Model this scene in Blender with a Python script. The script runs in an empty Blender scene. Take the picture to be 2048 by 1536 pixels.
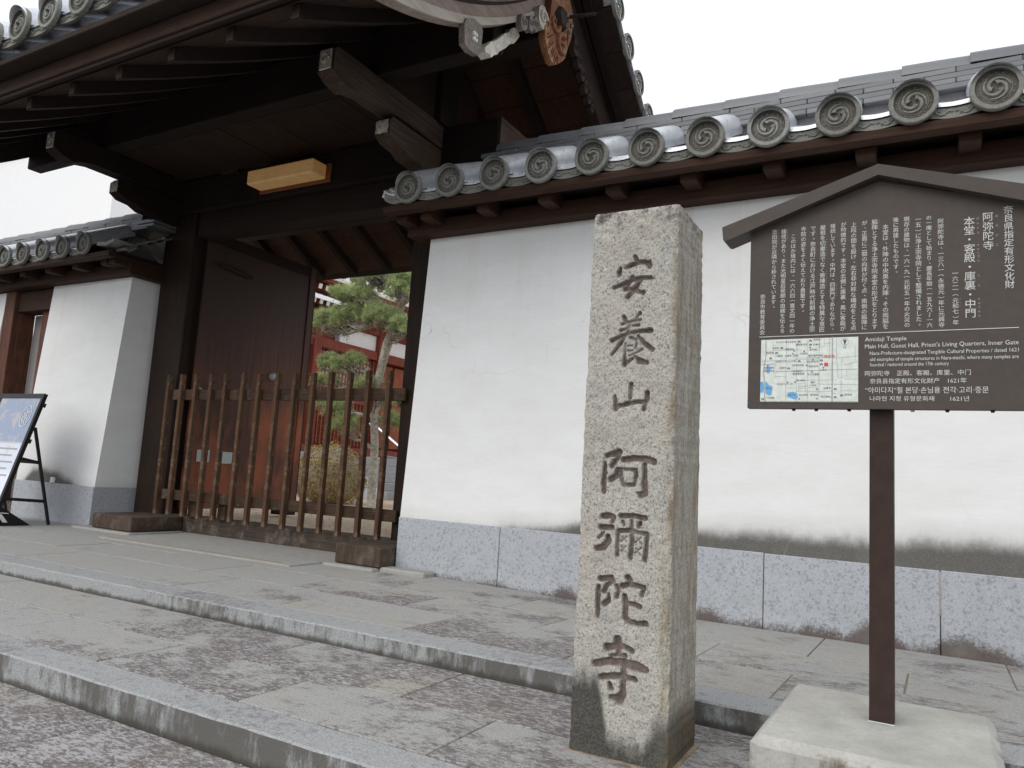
import bpy, bmesh, math, random
import numpy as np
from mathutils import Vector, Matrix
random.seed(7); RNG = np.random.default_rng(11)
PI = math.pi
scene = bpy.context.scene
COL = scene.collection

# ------------------------------------------------------------------ camera, sky, sun, exposure
cam_d = bpy.data.cameras.new('camera'); cam = bpy.data.objects.new('camera', cam_d); COL.objects.link(cam)
cam_d.sensor_width = 36.0; cam_d.lens = 26.543; cam_d.clip_start = 0.05; cam_d.clip_end = 600
cam.matrix_world = Matrix(((0.87072799, 0.00814069, 0.49169756, 0.0),
                           (0.4881814, -0.13479604, -0.86226965, 0.0),
                           (0.05925942, 0.99083992, -0.12134482, 0.7),
                           (0, 0, 0, 1)))
scene.camera = cam
SUN_EL, SUN_AZ = math.radians(42), math.radians(200)
world = bpy.data.worlds.new('World'); scene.world = world; world.use_nodes = True
wn, wl_ = world.node_tree.nodes, world.node_tree.links
for n in list(wn): wn.remove(n)
wo = wn.new('ShaderNodeOutputWorld'); bg = wn.new('ShaderNodeBackground'); bg.inputs['Strength'].default_value = 0.12
sky = wn.new('ShaderNodeTexSky'); sky.sky_type = 'NISHITA'; sky.sun_disc = False
sky.sun_elevation = SUN_EL; sky.sun_rotation = SUN_AZ; sky.air_density = 1.0; sky.dust_density = 2.0
mixw = wn.new('ShaderNodeMix'); mixw.data_type = 'RGBA'
mixw.inputs[0].default_value = 0.86
mixw.inputs[7].default_value = (8.7, 9.0, 9.4, 1)      # bright even cloud cover
wl_.new(sky.outputs[0], mixw.inputs[6]); wl_.new(mixw.outputs[2], bg.inputs['Color']); wl_.new(bg.outputs[0], wo.inputs[0])
sun_d = bpy.data.lights.new('sun', 'SUN'); sun_d.energy = 1.0; sun_d.angle = math.radians(40); sun_d.color = (1.0, 0.96, 0.9)
sun = bpy.data.objects.new('sun', sun_d); COL.objects.link(sun)
sdir = Vector((math.sin(SUN_AZ) * math.cos(SUN_EL), math.cos(SUN_AZ) * math.cos(SUN_EL), math.sin(SUN_EL)))
sun.rotation_euler = sdir.to_track_quat('Z', 'Y').to_euler(); sun.location = (0, 0, 12)
scene.view_settings.view_transform = 'Standard'; scene.view_settings.look = 'None'
scene.view_settings.exposure = 0.2; scene.view_settings.gamma = 1.0; scene.view_settings.use_curve_mapping = False

# ------------------------------------------------------------------ object helpers
WL = {}
def setp(o, label=None, cat=None, group=None, kind=None):
    if label: o['label'] = label
    if cat: o['category'] = cat
    if group: o['group'] = group
    if kind: o['kind'] = kind
    return o
def root(name, loc, label=None, cat=None, group=None, kind=None):
    o = bpy.data.objects.new(name, None); COL.objects.link(o); o.location = loc; o.empty_display_size = 0.1
    WL[o.name] = Vector(loc)
    return setp(o, label, cat, group, kind)
def mk(name, geom, mat, smooth=False):
    v, f = geom[0], geom[1]
    me = bpy.data.meshes.new(name); me.from_pydata([tuple(p) for p in v], [], [tuple(q) for q in f]); me.update()
    mats = mat if isinstance(mat, (list, tuple)) else [mat]
    for m in mats: me.materials.append(m)
    if len(geom) > 2: me.polygons.foreach_set('material_index', geom[2])
    if smooth: me.polygons.foreach_set('use_smooth', [True] * len(me.polygons))
    return me
def place(name, me, parent, loc, rot=(0, 0, 0), kind=None):
    o = bpy.data.objects.new(name, me); COL.objects.link(o)
    if parent is not None:
        o.parent = parent; o.location = Vector(loc) - WL[parent.name]
    else: o.location = loc
    o.rotation_euler = rot; WL[o.name] = Vector(loc)
    if kind: o['kind'] = kind
    return o
def part(name, geom, mat, parent=None, smooth=False, kind=None, org=None):
    """world-space geometry -> an object whose origin sits at the middle of its base"""
    v = np.array([tuple(p) for p in geom[0]], dtype=float)
    if org is None: org = Vector(((v[:, 0].min() + v[:, 0].max()) / 2, (v[:, 1].min() + v[:, 1].max()) / 2, v[:, 2].min()))
    v = v - np.array(org)
    return place(name, mk(name, (v.tolist(),) + tuple(geom[1:]), mat, smooth), parent, org, kind=kind)
def join(*gs):
    V, F, M = [], [], []; hasm = any(len(g) > 2 for g in gs)
    for g in gs:
        n = len(V); V += [tuple(p) for p in g[0]]; F += [tuple(i + n for i in f) for f in g[1]]
        M += list(g[2]) if len(g) > 2 else [0] * len(g[1])
    return (V, F, M) if hasm else (V, F)
def setm(g, i): return (g[0], g[1], [i] * len(g[1]))
def xf(g, M):
    return ([tuple(M @ Vector(p)) for p in g[0]],) + tuple(g[1:])
def box(x0, x1, y0, y1, z0, z1, c=0.0):
    if c <= 0:
        v = [(x, y, z) for x in (x0, x1) for y in (y0, y1) for z in (z0, z1)]
        return v, [(0, 1, 3, 2), (4, 6, 7, 5), (0, 4, 5, 1), (2, 3, 7, 6), (0, 2, 6, 4), (1, 5, 7, 3)]
    c = min(c, abs(x1 - x0) / 3, abs(y1 - y0) / 3, abs(z1 - z0) / 3)
    bm = bmesh.new(); bmesh.ops.create_cube(bm, size=1)
    for q in bm.verts: q.co = Vector((x0 + (q.co.x + .5) * (x1 - x0), y0 + (q.co.y + .5) * (y1 - y0), z0 + (q.co.z + .5) * (z1 - z0)))
    bmesh.ops.bevel(bm, geom=list(bm.edges), offset=c, segments=1, affect='EDGES', profile=.5)
    r = ([tuple(q.co) for q in bm.verts], [tuple(x.index for x in f.verts) for f in bm.faces]) if not bm.verts.index_update() else None
    bm.free(); return r
def prism(poly, axis, a, b):
    """extrude a closed 2D outline along an axis; poly coords are the other two axes in order"""
    n = len(poly)
    def P(u, v, w): return {'x': (w, u, v), 'y': (u, w, v), 'z': (u, v, w)}[axis]
    V = [P(u, v, a) for u, v in poly] + [P(u, v, b) for u, v in poly]
    F = [tuple(range(n))[::-1], tuple(range(n, 2 * n))] + [(i, (i + 1) % n, n + (i + 1) % n, n + i) for i in range(n)]
    return V, F
def fix(g):
    bm = bmesh.new(); vs = [bm.verts.new(p) for p in g[0]]
    for f in g[1]:
        try: bm.faces.new([vs[i] for i in f])
        except ValueError: pass
    bmesh.ops.recalc_face_normals(bm, faces=bm.faces[:]); bm.verts.index_update()
    r = ([tuple(q.co) for q in bm.verts], [tuple(x.index for x in f.verts) for f in bm.faces]); bm.free(); return r
def tube(path, radii, n=8, cap=True, up=Vector((0.01, 0.02, 1))):
    path = [Vector(p) for p in path]; V, F = [], []
    if not hasattr(radii, '__len__'): radii = [radii] * len(path)
    for i, p in enumerate(path):
        d = (path[min(i + 1, len(path) - 1)] - path[max(i - 1, 0)]).normalized()
        a = d.cross(up)
        if a.length < 1e-3: a = d.cross(Vector((1, 0, 0)))
        a.normalize(); b = d.cross(a)
        for k in range(n):
            t = 2 * PI * k / n; V.append(tuple(p + (a * math.cos(t) + b * math.sin(t)) * radii[i]))
    for i in range(len(path) - 1):
        for k in range(n):
            F.append((i * n + k, i * n + (k + 1) % n, (i + 1) * n + (k + 1) % n, (i + 1) * n + k))
    if cap: F += [tuple(range(n)), tuple(range((len(path) - 1) * n, len(path) * n))[::-1]]
    return V, F
def quadstrip(P, Q, closed=False):
    n = len(P); V = list(P) + list(Q); F = [(i, (i + 1) % n, n + (i + 1) % n, n + i) for i in range(n if closed else n - 1)]
    return V, F
def beam(p0, p1, w, h, c=0.004):
    """rectangular timber from p0 to p1 (centres), w sideways, h upright"""
    p0, p1 = Vector(p0), Vector(p1); d = p1 - p0; L = d.length; d.normalize()
    s = d.cross(Vector((0, 0, 1)))
    if s.length < 1e-3: s = Vector((1, 0, 0))
    s.normalize(); u = s.cross(d)
    M = Matrix(((s.x, d.x, u.x, p0.x), (s.y, d.y, u.y, p0.y), (s.z, d.z, u.z, p0.z), (0, 0, 0, 1)))
    return xf(box(-w / 2, w / 2, 0, L, -h / 2, h / 2, c), M)

# ------------------------------------------------------------------ material helpers
class NT:
    def __init__(s, name, rough=0.8, spec=0.3):
        s.m = bpy.data.materials.new(name); s.m.use_nodes = True; s.t = s.m.node_tree; s.n = s.t.nodes; s.l = s.t.links
        s.b = s.n['Principled BSDF']; s.b.inputs['Roughness'].default_value = rough; s.b.inputs['Specular IOR Level'].default_value = spec
        s._p = None; s._o = None
    def pos(s):
        if not s._p: s._p = s.n.new('ShaderNodeNewGeometry').outputs['Position']
        return s._p
    def obj(s):
        if not s._o: s._o = s.n.new('ShaderNodeTexCoord').outputs['Object']
        return s._o
    def rnd(s): return s.n.new('ShaderNodeObjectInfo').outputs['Random']
    def mapv(s, v, sc=(1, 1, 1), off=None):
        n = s.n.new('ShaderNodeMapping'); s.l.new(v, n.inputs[0]); n.inputs['Scale'].default_value = sc
        if off is not None: s.l.new(off, n.inputs['Location'])
        return n.outputs[0]
    def noise(s, v, scale, det=4, rough=.55, dist=0):
        n = s.n.new('ShaderNodeTexNoise'); s.l.new(v, n.inputs['Vector']); n.inputs['Scale'].default_value = scale
        n.inputs['Detail'].default_value = det; n.inputs['Roughness'].default_value = rough; n.inputs['Distortion'].default_value = dist
        return n.outputs['Fac']
    def voro(s, v, scale, out='Color'):
        n = s.n.new('ShaderNodeTexVoronoi'); s.l.new(v, n.inputs['Vector']); n.inputs['Scale'].default_value = scale
        return n.outputs[out]
    def ramp(s, f, stops):
        n = s.n.new('ShaderNodeValToRGB'); s.l.new(f, n.inputs[0]); e = n.color_ramp.elements
        while len(e) < len(stops): e.new(.5)
        for i, (p, c) in enumerate(stops):
            e[i].position = p; e[i].color = (c, c, c, 1) if not hasattr(c, '__len__') else (*c, 1)
        return n.outputs[0]
    def mix(s, f, a, b, bt='MIX'):
        n = s.n.new('ShaderNodeMix'); n.data_type = 'RGBA'; n.blend_type = bt
        for i, x in ((0, f), (6, a), (7, b)):
            if isinstance(x, (int, float)): n.inputs[i].default_value = x if i == 0 else (x, x, x, 1)
            elif isinstance(x, tuple): n.inputs[i].default_value = (*x, 1)
            else: s.l.new(x, n.inputs[i])
        return n.outputs[2]
    def math(s, op, a, b=None, c=None, clamp=False):
        n = s.n.new('ShaderNodeMath'); n.operation = op; n.use_clamp = clamp
        for i, x in enumerate((a, b, c)):
            if x is None: continue
            if isinstance(x, (int, float)): n.inputs[i].default_value = x
            else: s.l.new(x, n.inputs[i])
        return n.outputs[0]
    def sep(s, v):
        n = s.n.new('ShaderNodeSeparateXYZ'); s.l.new(v, n.inputs[0]); return n.outputs
    def rng(s, v, a, b, c=0., d=1.):
        n = s.n.new('ShaderNodeMapRange'); s.l.new(v, n.inputs[0]); n.interpolation_type = 'SMOOTHSTEP'
        for i, x in enumerate((a, b, c, d)): n.inputs[i + 1].default_value = x
        return n.outputs[0]
    def bump(s, h, st=.3, dist=.01):
        n = s.n.new('ShaderNodeBump'); s.l.new(h, n.inputs['Height']); n.inputs['Strength'].default_value = st; n.inputs['Distance'].default_value = dist
        s.l.new(n.outputs[0], s.b.inputs['Normal'])
    def col(s, c):
        if isinstance(c, tuple): s.b.inputs['Base Color'].default_value = (*c, 1)
        else: s.l.new(c, s.b.inputs['Base Color'])
    def rough(s, c): s.l.new(c, s.b.inputs['Roughness'])

def flat(name, c, rough=.7, spec=.3, metal=0):
    t = NT(name, rough, spec); v = t.obj()
    n = t.noise(v, 60, 3); t.col(t.mix(t.ramp(n, [(.3, 0.), (.7, 1.)]), tuple(x * .88 for x in c), tuple(min(1, x * 1.1) for x in c)))
    t.b.inputs['Metallic'].default_value = metal; t.bump(n, .08, .002); return t.m

def wood(name, dark, light, grain=(60, 60, 3), rough=.75, spec=.25, wear=None, world=False, bumpy=.35):
    t = NT(name, rough, spec); o = t.pos() if world else t.obj(); r = t.rnd()
    off = t.n.new('ShaderNodeCombineXYZ'); t.l.new(t.math('MULTIPLY', r, 37.), off.inputs[0]); t.l.new(t.math('MULTIPLY', r, 91.), off.inputs[2])
    v = t.mapv(o, grain, off.outputs[0]); g = t.noise(v, 1., 6, .6, .8)
    big = t.noise(o, 2.2, 4); g2 = t.mix(.35, g, big)
    c = t.mix(t.ramp(g2, [(.32, 0.), (.68, 1.)]), dark, light)
    c = t.mix(t.ramp(r, [(0, 0.), (1, .28)]), c, tuple(x * .55 for x in dark))
    if wear: c = t.mix(t.ramp(t.noise(o, 7, 6, .7), [(.52, 0.), (.72, .85)]), c, wear)
    t.col(c); t.bump(g, bumpy, .006); return t.m

def granite(name, light, mid, dark, scale=260, rough=.75, streak=None, stain=None):
    t = NT(name, rough, .35); p = t.pos()
    n1 = t.noise(p, scale, 2, .6); n2 = t.noise(p, scale * .55, 3, .6); n3 = t.noise(p, 9, 5, .6)
    c = t.mix(t.ramp(n1, [(.40, 0.), (.54, 1.)]), mid, light)
    c = t.mix(t.ramp(n2, [(.54, 0.), (.64, .75)]), c, dark)
    c = t.mix(t.ramp(n3, [(.3, .18), (.7, 0.)]), c, tuple(x * .6 for x in mid))
    return t, p, n1, c

MT = {}
# gate and roof timber
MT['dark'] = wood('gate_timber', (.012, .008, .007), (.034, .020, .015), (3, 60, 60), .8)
MT['darky'] = wood('gate_timber_deep', (.012, .008, .007), (.036, .021, .015), (60, 3, 60), .8)
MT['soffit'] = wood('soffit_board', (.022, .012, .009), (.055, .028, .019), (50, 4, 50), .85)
MT['ceil'] = wood('ceiling_board', (.020, .012, .009), (.050, .028, .020), (50, 4, 50), .85)
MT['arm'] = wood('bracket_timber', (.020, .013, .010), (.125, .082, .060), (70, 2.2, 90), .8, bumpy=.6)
MT['fence'] = wood('fence_timber', (.040, .023, .014), (.17, .092, .052), (90, 90, 4), .85, wear=(.30, .20, .13))
MT['rail'] = wood('rail_timber', (.028, .017, .011), (.11, .067, .041), (4, 90, 90), .85, wear=(.15, .115, .085))
MT['block'] = wood('foot_block_timber', (.030, .021, .016), (.12, .085, .062), (50, 6, 8), .85, wear=(.19, .15, .12))
MT['sill'] = wood('threshold_timber', (.035, .026, .020), (.13, .098, .076), (4, 60, 60), .85, wear=(.22, .18, .15))
MT['wallbeam'] = wood('eaves_timber', (.018, .009, .006), (.072, .032, .018), (4, 70, 70), .75)
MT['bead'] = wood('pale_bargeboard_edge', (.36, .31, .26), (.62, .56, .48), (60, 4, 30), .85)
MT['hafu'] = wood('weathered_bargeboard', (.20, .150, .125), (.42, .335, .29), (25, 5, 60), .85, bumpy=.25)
MT['hafu_dark'] = wood('shaded_bargeboard', (.022, .014, .012), (.055, .036, .028), (60, 4, 30), .85)  # dark copy of the bargeboard timber, shade put into the colour
MT['carve'] = wood('carved_pendant_timber', (.09, .032, .015), (.36, .16, .075), (40, 40, 10), .75, wear=(.50, .31, .18))
MT['carve_grey'] = wood('weathered_carving', (.10, .085, .072), (.36, .31, .27), (40, 40, 40), .85)
MT['pale'] = wood('whitened_end_grain', (.40, .35, .28), (.90, .87, .78), (30, 30, 30), .9)
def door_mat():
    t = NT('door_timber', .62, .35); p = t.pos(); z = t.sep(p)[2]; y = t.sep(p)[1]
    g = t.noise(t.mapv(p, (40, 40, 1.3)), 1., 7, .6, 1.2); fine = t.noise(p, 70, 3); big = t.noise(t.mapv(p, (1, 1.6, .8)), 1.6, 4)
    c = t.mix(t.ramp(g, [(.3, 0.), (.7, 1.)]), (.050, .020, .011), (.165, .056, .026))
    c = t.mix(t.rng(z, 1.5, 2.5, 0., .72), c, (.026, .015, .011)); c = t.mix(t.rng(y, 5.9, 5.1, 0., .62), c, (.028, .015, .011))       # shade painted in: boards darken upwards and towards the hinge side
    c = t.mix(t.math('MULTIPLY', t.ramp(big, [(.46, 0.), (.64, 1.)]), t.rng(z, 1.8, 1.0, 0., .8)), c, (.38, .105, .040))  # warm courtyard light painted onto the lower boards
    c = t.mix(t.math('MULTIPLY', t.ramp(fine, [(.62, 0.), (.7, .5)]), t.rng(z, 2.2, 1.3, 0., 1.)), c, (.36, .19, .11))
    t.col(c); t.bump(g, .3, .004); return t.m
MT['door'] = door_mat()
MT['soffit2'] = wood('rear_soffit_board', (.042, .021, .014), (.10, .050, .032), (50, 4, 50), .85)  # lighter soffit copy with the courtyard light put into its colour
MT['post'] = wood('post_timber', (.008, .005, .004), (.036, .018, .011), (50, 50, 3), .75)
MT['red'] = wood('red_painted_timber', (.16, .032, .020), (.30, .075, .045), (20, 20, 4), .7)
MT['brown_post'] = wood('faded_brown_timber', (.055, .024, .016), (.19, .080, .048), (20, 20, 4), .7)
MT['red2'] = wood('orange_brown_timber', (.17, .045, .022), (.34, .11, .055), (20, 20, 4), .7)

# stone
def mat_base():
    t, p, n, c = granite('blue_granite', (.49, .505, .53), (.40, .42, .455), (.24, .26, .30), 115, .6)
    x, y, z = t.sep(p)
    edge = t.mix(.6, t.noise(t.mapv(p, (17, 17, 10)), 1., 7, .82), t.noise(p, 80, 4, .7)); pat = t.noise(t.mapv(p, (1, 1, .1)), 2.1, 3)
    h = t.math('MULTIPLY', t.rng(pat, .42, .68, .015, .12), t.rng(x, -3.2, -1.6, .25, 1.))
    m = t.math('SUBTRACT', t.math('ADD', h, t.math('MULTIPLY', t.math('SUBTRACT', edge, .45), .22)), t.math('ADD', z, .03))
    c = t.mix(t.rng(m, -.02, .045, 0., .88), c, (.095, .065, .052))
    sm = t.noise(p, 5, 6, .7); c = t.mix(t.math('MULTIPLY', t.ramp(sm, [(.5, 0.), (.72, .4)]), t.rng(z, .3, .0, 0., 1.)), c, (.26, .25, .22))
    t.col(c); t.bump(n, .25, .0015); return t.m
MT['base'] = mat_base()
def mat_base_grey():
    t, p, n, c = granite('grey_granite', (.40, .40, .39), (.26, .265, .27), (.12, .12, .12), 200, .75)
    t.col(c); t.bump(n, .4, .002); return t.m
MT['base_grey'] = mat_base_grey()
def mat_stele():
    t, p, n, c = granite('beige_granite', (.52, .495, .44), (.36, .345, .31), (.11, .108, .105), 250, .85)
    x, y, z = t.sep(p)
    at = t.n.new('ShaderNodeAttribute'); at.attribute_name = 'carve'
    c = t.mix(t.ramp(t.noise(p, 6, 5, .65), [(.45, 0.), (.65, .22)]), c, (.44, .36, .27))
    c = t.mix(t.ramp(t.noise(p, 14, 5, .7), [(.5, 0.), (.7, .4)]), c, (.19, .20, .19))
    top = t.noise(p, 22, 5, .7)
    c = t.mix(t.math('MULTIPLY', t.rng(z, 1.43, 1.53, 0., 1.), t.ramp(top, [(.5, 0.), (.62, .85)])), c, (.055, .043, .045))
    # damp dark growth rising from the foot, heaviest at the left edge, a cleaner tongue in the middle
    fx = t.math('ABSOLUTE', t.math('SUBTRACT', x, -.775))
    ht = t.math('ADD', t.math('MULTIPLY', t.rng(fx, .045, .095, .050, .215), 1.), t.math('MULTIPLY', t.math('SUBTRACT', t.noise(t.mapv(p, (34, 34, 9)), 1., 5, .65), .5), .12))
    rgt = t.rng(x, -.74, -.70, 1., .62); ht = t.math('MULTIPLY', ht, rgt)
    d = t.math('SUBTRACT', ht, t.math('ADD', z, .077))
    sp = t.ramp(n, [(.35, .8), (.6, 1.)])
    c = t.mix(t.math('MULTIPLY', t.rng(d, -.045, .045, 0., .96), sp), c, (.034, .033, .027))
    side = t.rng(x, -.70, -.655, 0., 1.)
    c = t.mix(t.math('MULTIPLY', side, t.ramp(t.noise(t.mapv(p, (9, 9, 1.3)), 1., 5, .7), [(.38, .02), (.68, .45)])), c, (.20, .185, .13))
    edg = t.math('MULTIPLY', t.rng(x, -.695, -.668, 0., 1.), t.ramp(t.noise(t.mapv(p, (40, 40, 8)), 1., 4, .7), [(.45, 0.), (.62, .6)]))
    c = t.mix(edg, c, (.20, .13, .06))
    c = t.mix(t.math('MULTIPLY', at.outputs['Fac'], t.ramp(t.noise(p, 60, 3), [(.3, .62), (.7, .9)])), c, (.115, .073, .053))
    t.col(c); h = t.mix(.5, n, t.noise(p, 80, 4)); t.bump(h, .7, .004); return t.m
MT['stele'] = mat_stele()
def slab_mat(name, amt):
    t = NT(name, .85, .25); p = t.pos(); r = t.rnd(); x, y, z = t.sep(p)
    off = t.n.new('ShaderNodeCombineXYZ'); t.l.new(t.math('MULTIPLY', r, 23.), off.inputs[0]); t.l.new(t.math('MULTIPLY', r, 57.), off.inputs[1])
    q = t.mapv(p, (1, 1, 1), off.outputs[0])
    fine = t.noise(p, 170, 3, .7); med = t.noise(t.mapv(q, (.6, 1.3, 1)), 62, 6, .8, .6); blot = t.noise(q, 2.4, 4, .62); mid = t.noise(t.mapv(q, (.7, 1.2, 1)), 14, 5, .7)
    c = t.mix(t.ramp(fine, [(.36, 0.), (.64, 1.)]), (.26, .257, .245), (.465, .46, .445))
    c = t.mix(t.ramp(t.noise(q, 2, 3), [(.48, 0.), (.70, .36)]), c, (.40, .35, .27))
    c = t.mix(t.ramp(mid, [(.50, 0.), (.70, .35)]), c, (.26, .25, .235))
    zone = t.math('ADD', t.math('MULTIPLY', t.math('SUBTRACT', r, .5), .20), amt)
    gz = t.rng(x, -4.6, -2.2, -.22, .0)
    m = t.math('ADD', t.math('ADD', blot, zone), gz)
    cov = t.math('SUBTRACT', m, .5)
    dk = t.math('ADD', t.math('ADD', t.math('MULTIPLY', med, .8), t.math('MULTIPLY', mid, .35)), t.math('MULTIPLY', cov, 1.0))
    c = t.mix(t.rng(dk, .60, .78, 0., .84), c, (.112, .086, .084))
    wh = t.math('ADD', t.noise(t.mapv(q, (.6, 1.3, 1)), 55, 6, .8, .5), t.math('MULTIPLY', cov, .6))
    c = t.mix(t.math('MULTIPLY', t.rng(wh, .60, .72, 0., .62), t.rng(cov, -.03, .12, 0., 1.)), c, (.56, .55, .555))
    t.col(c); t.bump(t.mix(.5, med, fine), .6, .006); return t.m
MT['slab_up'] = slab_mat('paving_granite_upper', .035); MT['slab_mid'] = slab_mat('paving_granite_middle', .10); MT['slab_low'] = slab_mat('paving_granite_lower', .20)
def kerb_mat(name, amt):
    t = NT(name, .8, .3); p = t.pos(); x, y, z = t.sep(p)
    ng = t.n.new('ShaderNodeNewGeometry').outputs['Normal']; side = t.rng(t.math('ABSOLUTE', t.sep(ng)[2]), .7, .3, 0., 1.)
    fine = t.noise(p, 190, 3, .6)
    c = t.mix(t.ramp(fine, [(.36, 0.), (.64, 1.)]), (.25, .258, .262), (.42, .424, .42))
    st = t.noise(t.mapv(p, (16, 16, 5)), 1., 6, .72); fld = t.noise(p, 1.3, 3)
    m = t.math('ADD', t.math('ADD', st, t.math('MULTIPLY', t.math('SUBTRACT', fld, .5), .7)), t.rng(x, -4.2, -1.0, amt - .20, amt + .05))
    c = t.mix(t.math('MULTIPLY', t.rng(m, .42, .66, 0., .88), side), c, (.10, .093, .082))
    zb_ = -.077 if '_upper' in name else -.177; c = t.mix(t.math('MULTIPLY', t.rng(t.math('ADD', t.math('SUBTRACT', z, zb_), t.math('MULTIPLY', t.math('SUBTRACT', t.noise(t.mapv(p, (12, 12, 3)), 1., 5, .7), .5), -.07)), .030, .004, 0., .85), side), c, (.062, .055, .045))  # contact shade along the kerb foot, painted as an uneven dark band
    tp = t.math('SUBTRACT', 1., side); c = t.mix(t.math('MULTIPLY', t.rng(t.math('ADD', t.noise(p, 30, 6, .75, .6), t.math('MULTIPLY', t.math('SUBTRACT', fld, .5), .5)), .50, .66, 0., .72), tp), c, (.17, .15, .165))
    t.col(c); t.bump(t.mix(.5, fine, st), .4, .004); return t.m
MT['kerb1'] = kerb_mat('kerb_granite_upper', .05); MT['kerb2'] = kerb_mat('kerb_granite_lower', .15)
def simple_noise(name, a, b, sc, rough=.9, st=.4, dist=.004, det=5):
    t = NT(name, rough, .2); p = t.pos(); n = t.noise(p, sc, det, .65); n2 = t.noise(p, sc * .12, 4)
    t.col(t.mix(t.ramp(t.mix(.4, n, n2), [(.35, 0.), (.65, 1.)]), a, b)); t.bump(n, st, dist); return t.m
MT['mortar'] = simple_noise('sandy_mortar', (.20, .155, .10), (.42, .33, .22), 90)
MT['step_stone'] = simple_noise('smooth_step_stone', (.29, .285, .265), (.42, .41, .385), 120, .8, .3, .002)
MT['asphalt'] = simple_noise('street_ground', (.045, .045, .045), (.075, .073, .07), 120)
MT['sand'] = simple_noise('courtyard_sand', (.36, .27, .19), (.56, .45, .34), 70, .95, .6, .01)
def concrete():
    t = NT('cast_concrete', .9, .2); p = t.pos(); z = t.sep(p)[2]; n = t.noise(p, 7, 6, .65); f = t.noise(p, 120, 3)
    c = t.mix(t.ramp(n, [(.3, 0.), (.7, 1.)]), (.35, .343, .31), (.50, .49, .45)); c = t.mix(t.ramp(f, [(.35, .35), (.55, 0.)]), c, (.30, .29, .25))
    s = t.noise(t.mapv(p, (14, 14, 4)), 1., 6, .7)
    c = t.mix(t.math('MULTIPLY', t.rng(t.math('ADD', s, t.math('MULTIPLY', t.math('SUBTRACT', .12, z), 1.8)), .5, .72, 0., .85), t.rng(z, .112, .10, 0., 1.)), c, (.13, .10, .065))
    c = t.mix(t.rng(t.math('ADD', t.noise(p, 13, 6, .75), t.rng(z, .095, .122, .0, -.12)), .56, .7, 0., .5), c, (.16, .15, .12))
    t.col(c); t.bump(t.mix(.5, n, f), .5, .004); return t.m
MT['concrete'] = concrete()
def plaster():
    t = NT('white_plaster', .9, .15); p = t.pos(); x, y, z = t.sep(p)
    n = t.noise(t.mapv(p, (1, 1, 2.5)), 2.6, 5, .6); f = t.noise(t.mapv(p, (3, 3, 22)), 5, 4, .6)
    c = t.mix(t.ramp(n, [(.3, 0.), (.7, 1.)]), (.80, .797, .78), (.86, .86, .858)); c = t.mix(t.ramp(f, [(.45, 0.), (.75, .16)]), c, (.62, .60, .56))
    # dark mould creeping up from the plinth ledge
    h = t.math('ADD', t.rng(x, -2.95, -1.5, -.05, .10), t.rng(x, -1.2, .6, 0., .05))
    hl = t.math('MULTIPLY', t.rng(x, -8.22, -8.0, 0., 1.), t.rng(x, -7.0, -7.7, 0., 1.)); hl = t.math('SUBTRACT', t.math('MULTIPLY', hl, .17), .04)
    hh = t.math('MAXIMUM', h, hl); ed = t.noise(t.mapv(p, (15, 15, 10)), 1., 7, .8); bl = t.noise(p, 2.1, 4, .6)
    d = t.math('SUBTRACT', t.math('ADD', hh, t.math('ADD', t.math('MULTIPLY', t.math('SUBTRACT', ed, .5), .07), t.math('MULTIPLY', t.math('SUBTRACT', bl, .5), .13))), t.math('SUBTRACT', z, .372))
    spk = t.ramp(t.noise(p, 90, 4, .7), [(.3, .93), (.55, 1.)])
    c = t.mix(t.math('MULTIPLY', t.rng(d, -.055, .060, 0., .93), spk), c, (.080, .073, .060))
    c = t.mix(t.math('MULTIPLY', t.rng(d, -.13, -.04, 0., .22), t.rng(d, .0, -.04, 0., 1.)), c, (.45, .43, .38))
    vs = t.noise(t.mapv(p, (7, 7, .5)), 1., 5, .65); c = t.mix(t.math('MULTIPLY', t.ramp(vs, [(.52, 0.), (.72, .30)]), t.rng(z, 1.2, 2.4, .15, 1.)), c, (.60, .56, .49))
    ck = t.n.new('ShaderNodeTexVoronoi'); ck.feature = 'DISTANCE_TO_EDGE'; ck.inputs['Scale'].default_value = 1.1; wq = t.n.new('ShaderNodeVectorMath'); wq.operation = 'ADD'; t.l.new(t.mapv(p, (1, 1, 2.2)), wq.inputs[0]); nw = t.n.new('ShaderNodeTexNoise'); nw.inputs['Scale'].default_value = 3; t.l.new(p, nw.inputs['Vector']); t.l.new(nw.outputs['Color'], wq.inputs[1]); t.l.new(wq.outputs[0], ck.inputs['Vector'])
    c = t.mix(t.math('MULTIPLY', t.rng(ck.outputs['Distance'], .006, .0, 0., .45), t.ramp(t.noise(p, 1.6, 3), [(.55, 0.), (.65, 1.)])), c, (.42, .40, .36))
    t.col(c); t.bump(t.noise(t.mapv(p, (2, 2, 9)), 18, 4, .6), .12, .003); return t.m
MT['plaster'] = plaster()
def tile_mat(nm='smoked_clay_tile', k=1.0, met=.5, rg=(.26, .42)):
    t = NT(nm, .38, .5); t.b.inputs['Metallic'].default_value = met; o = t.obj(); r = t.rnd(); n = t.noise(o, 24, 5, .65); f = t.noise(o, 180, 3)
    c = t.mix(t.ramp(n, [(.3, 0.), (.7, 1.)]), (.70 * k, .72 * k, .745 * k), (.90 * k, .91 * k, .93 * k)); c = t.mix(t.ramp(f, [(.55, 0.), (.7, .12)]), c, (.52 * k, .53 * k, .54 * k))
    c = t.mix(t.ramp(r, [(0, 0.), (1, .5 if k < 1 else .3)]), c, (.40 * k, .42 * k, .47 * k)); t.col(c)
    t.rough(t.ramp(n, [(.3, rg[0]), (.7, rg[1])])); t.bump(n, .05, .001); return t.m
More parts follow.
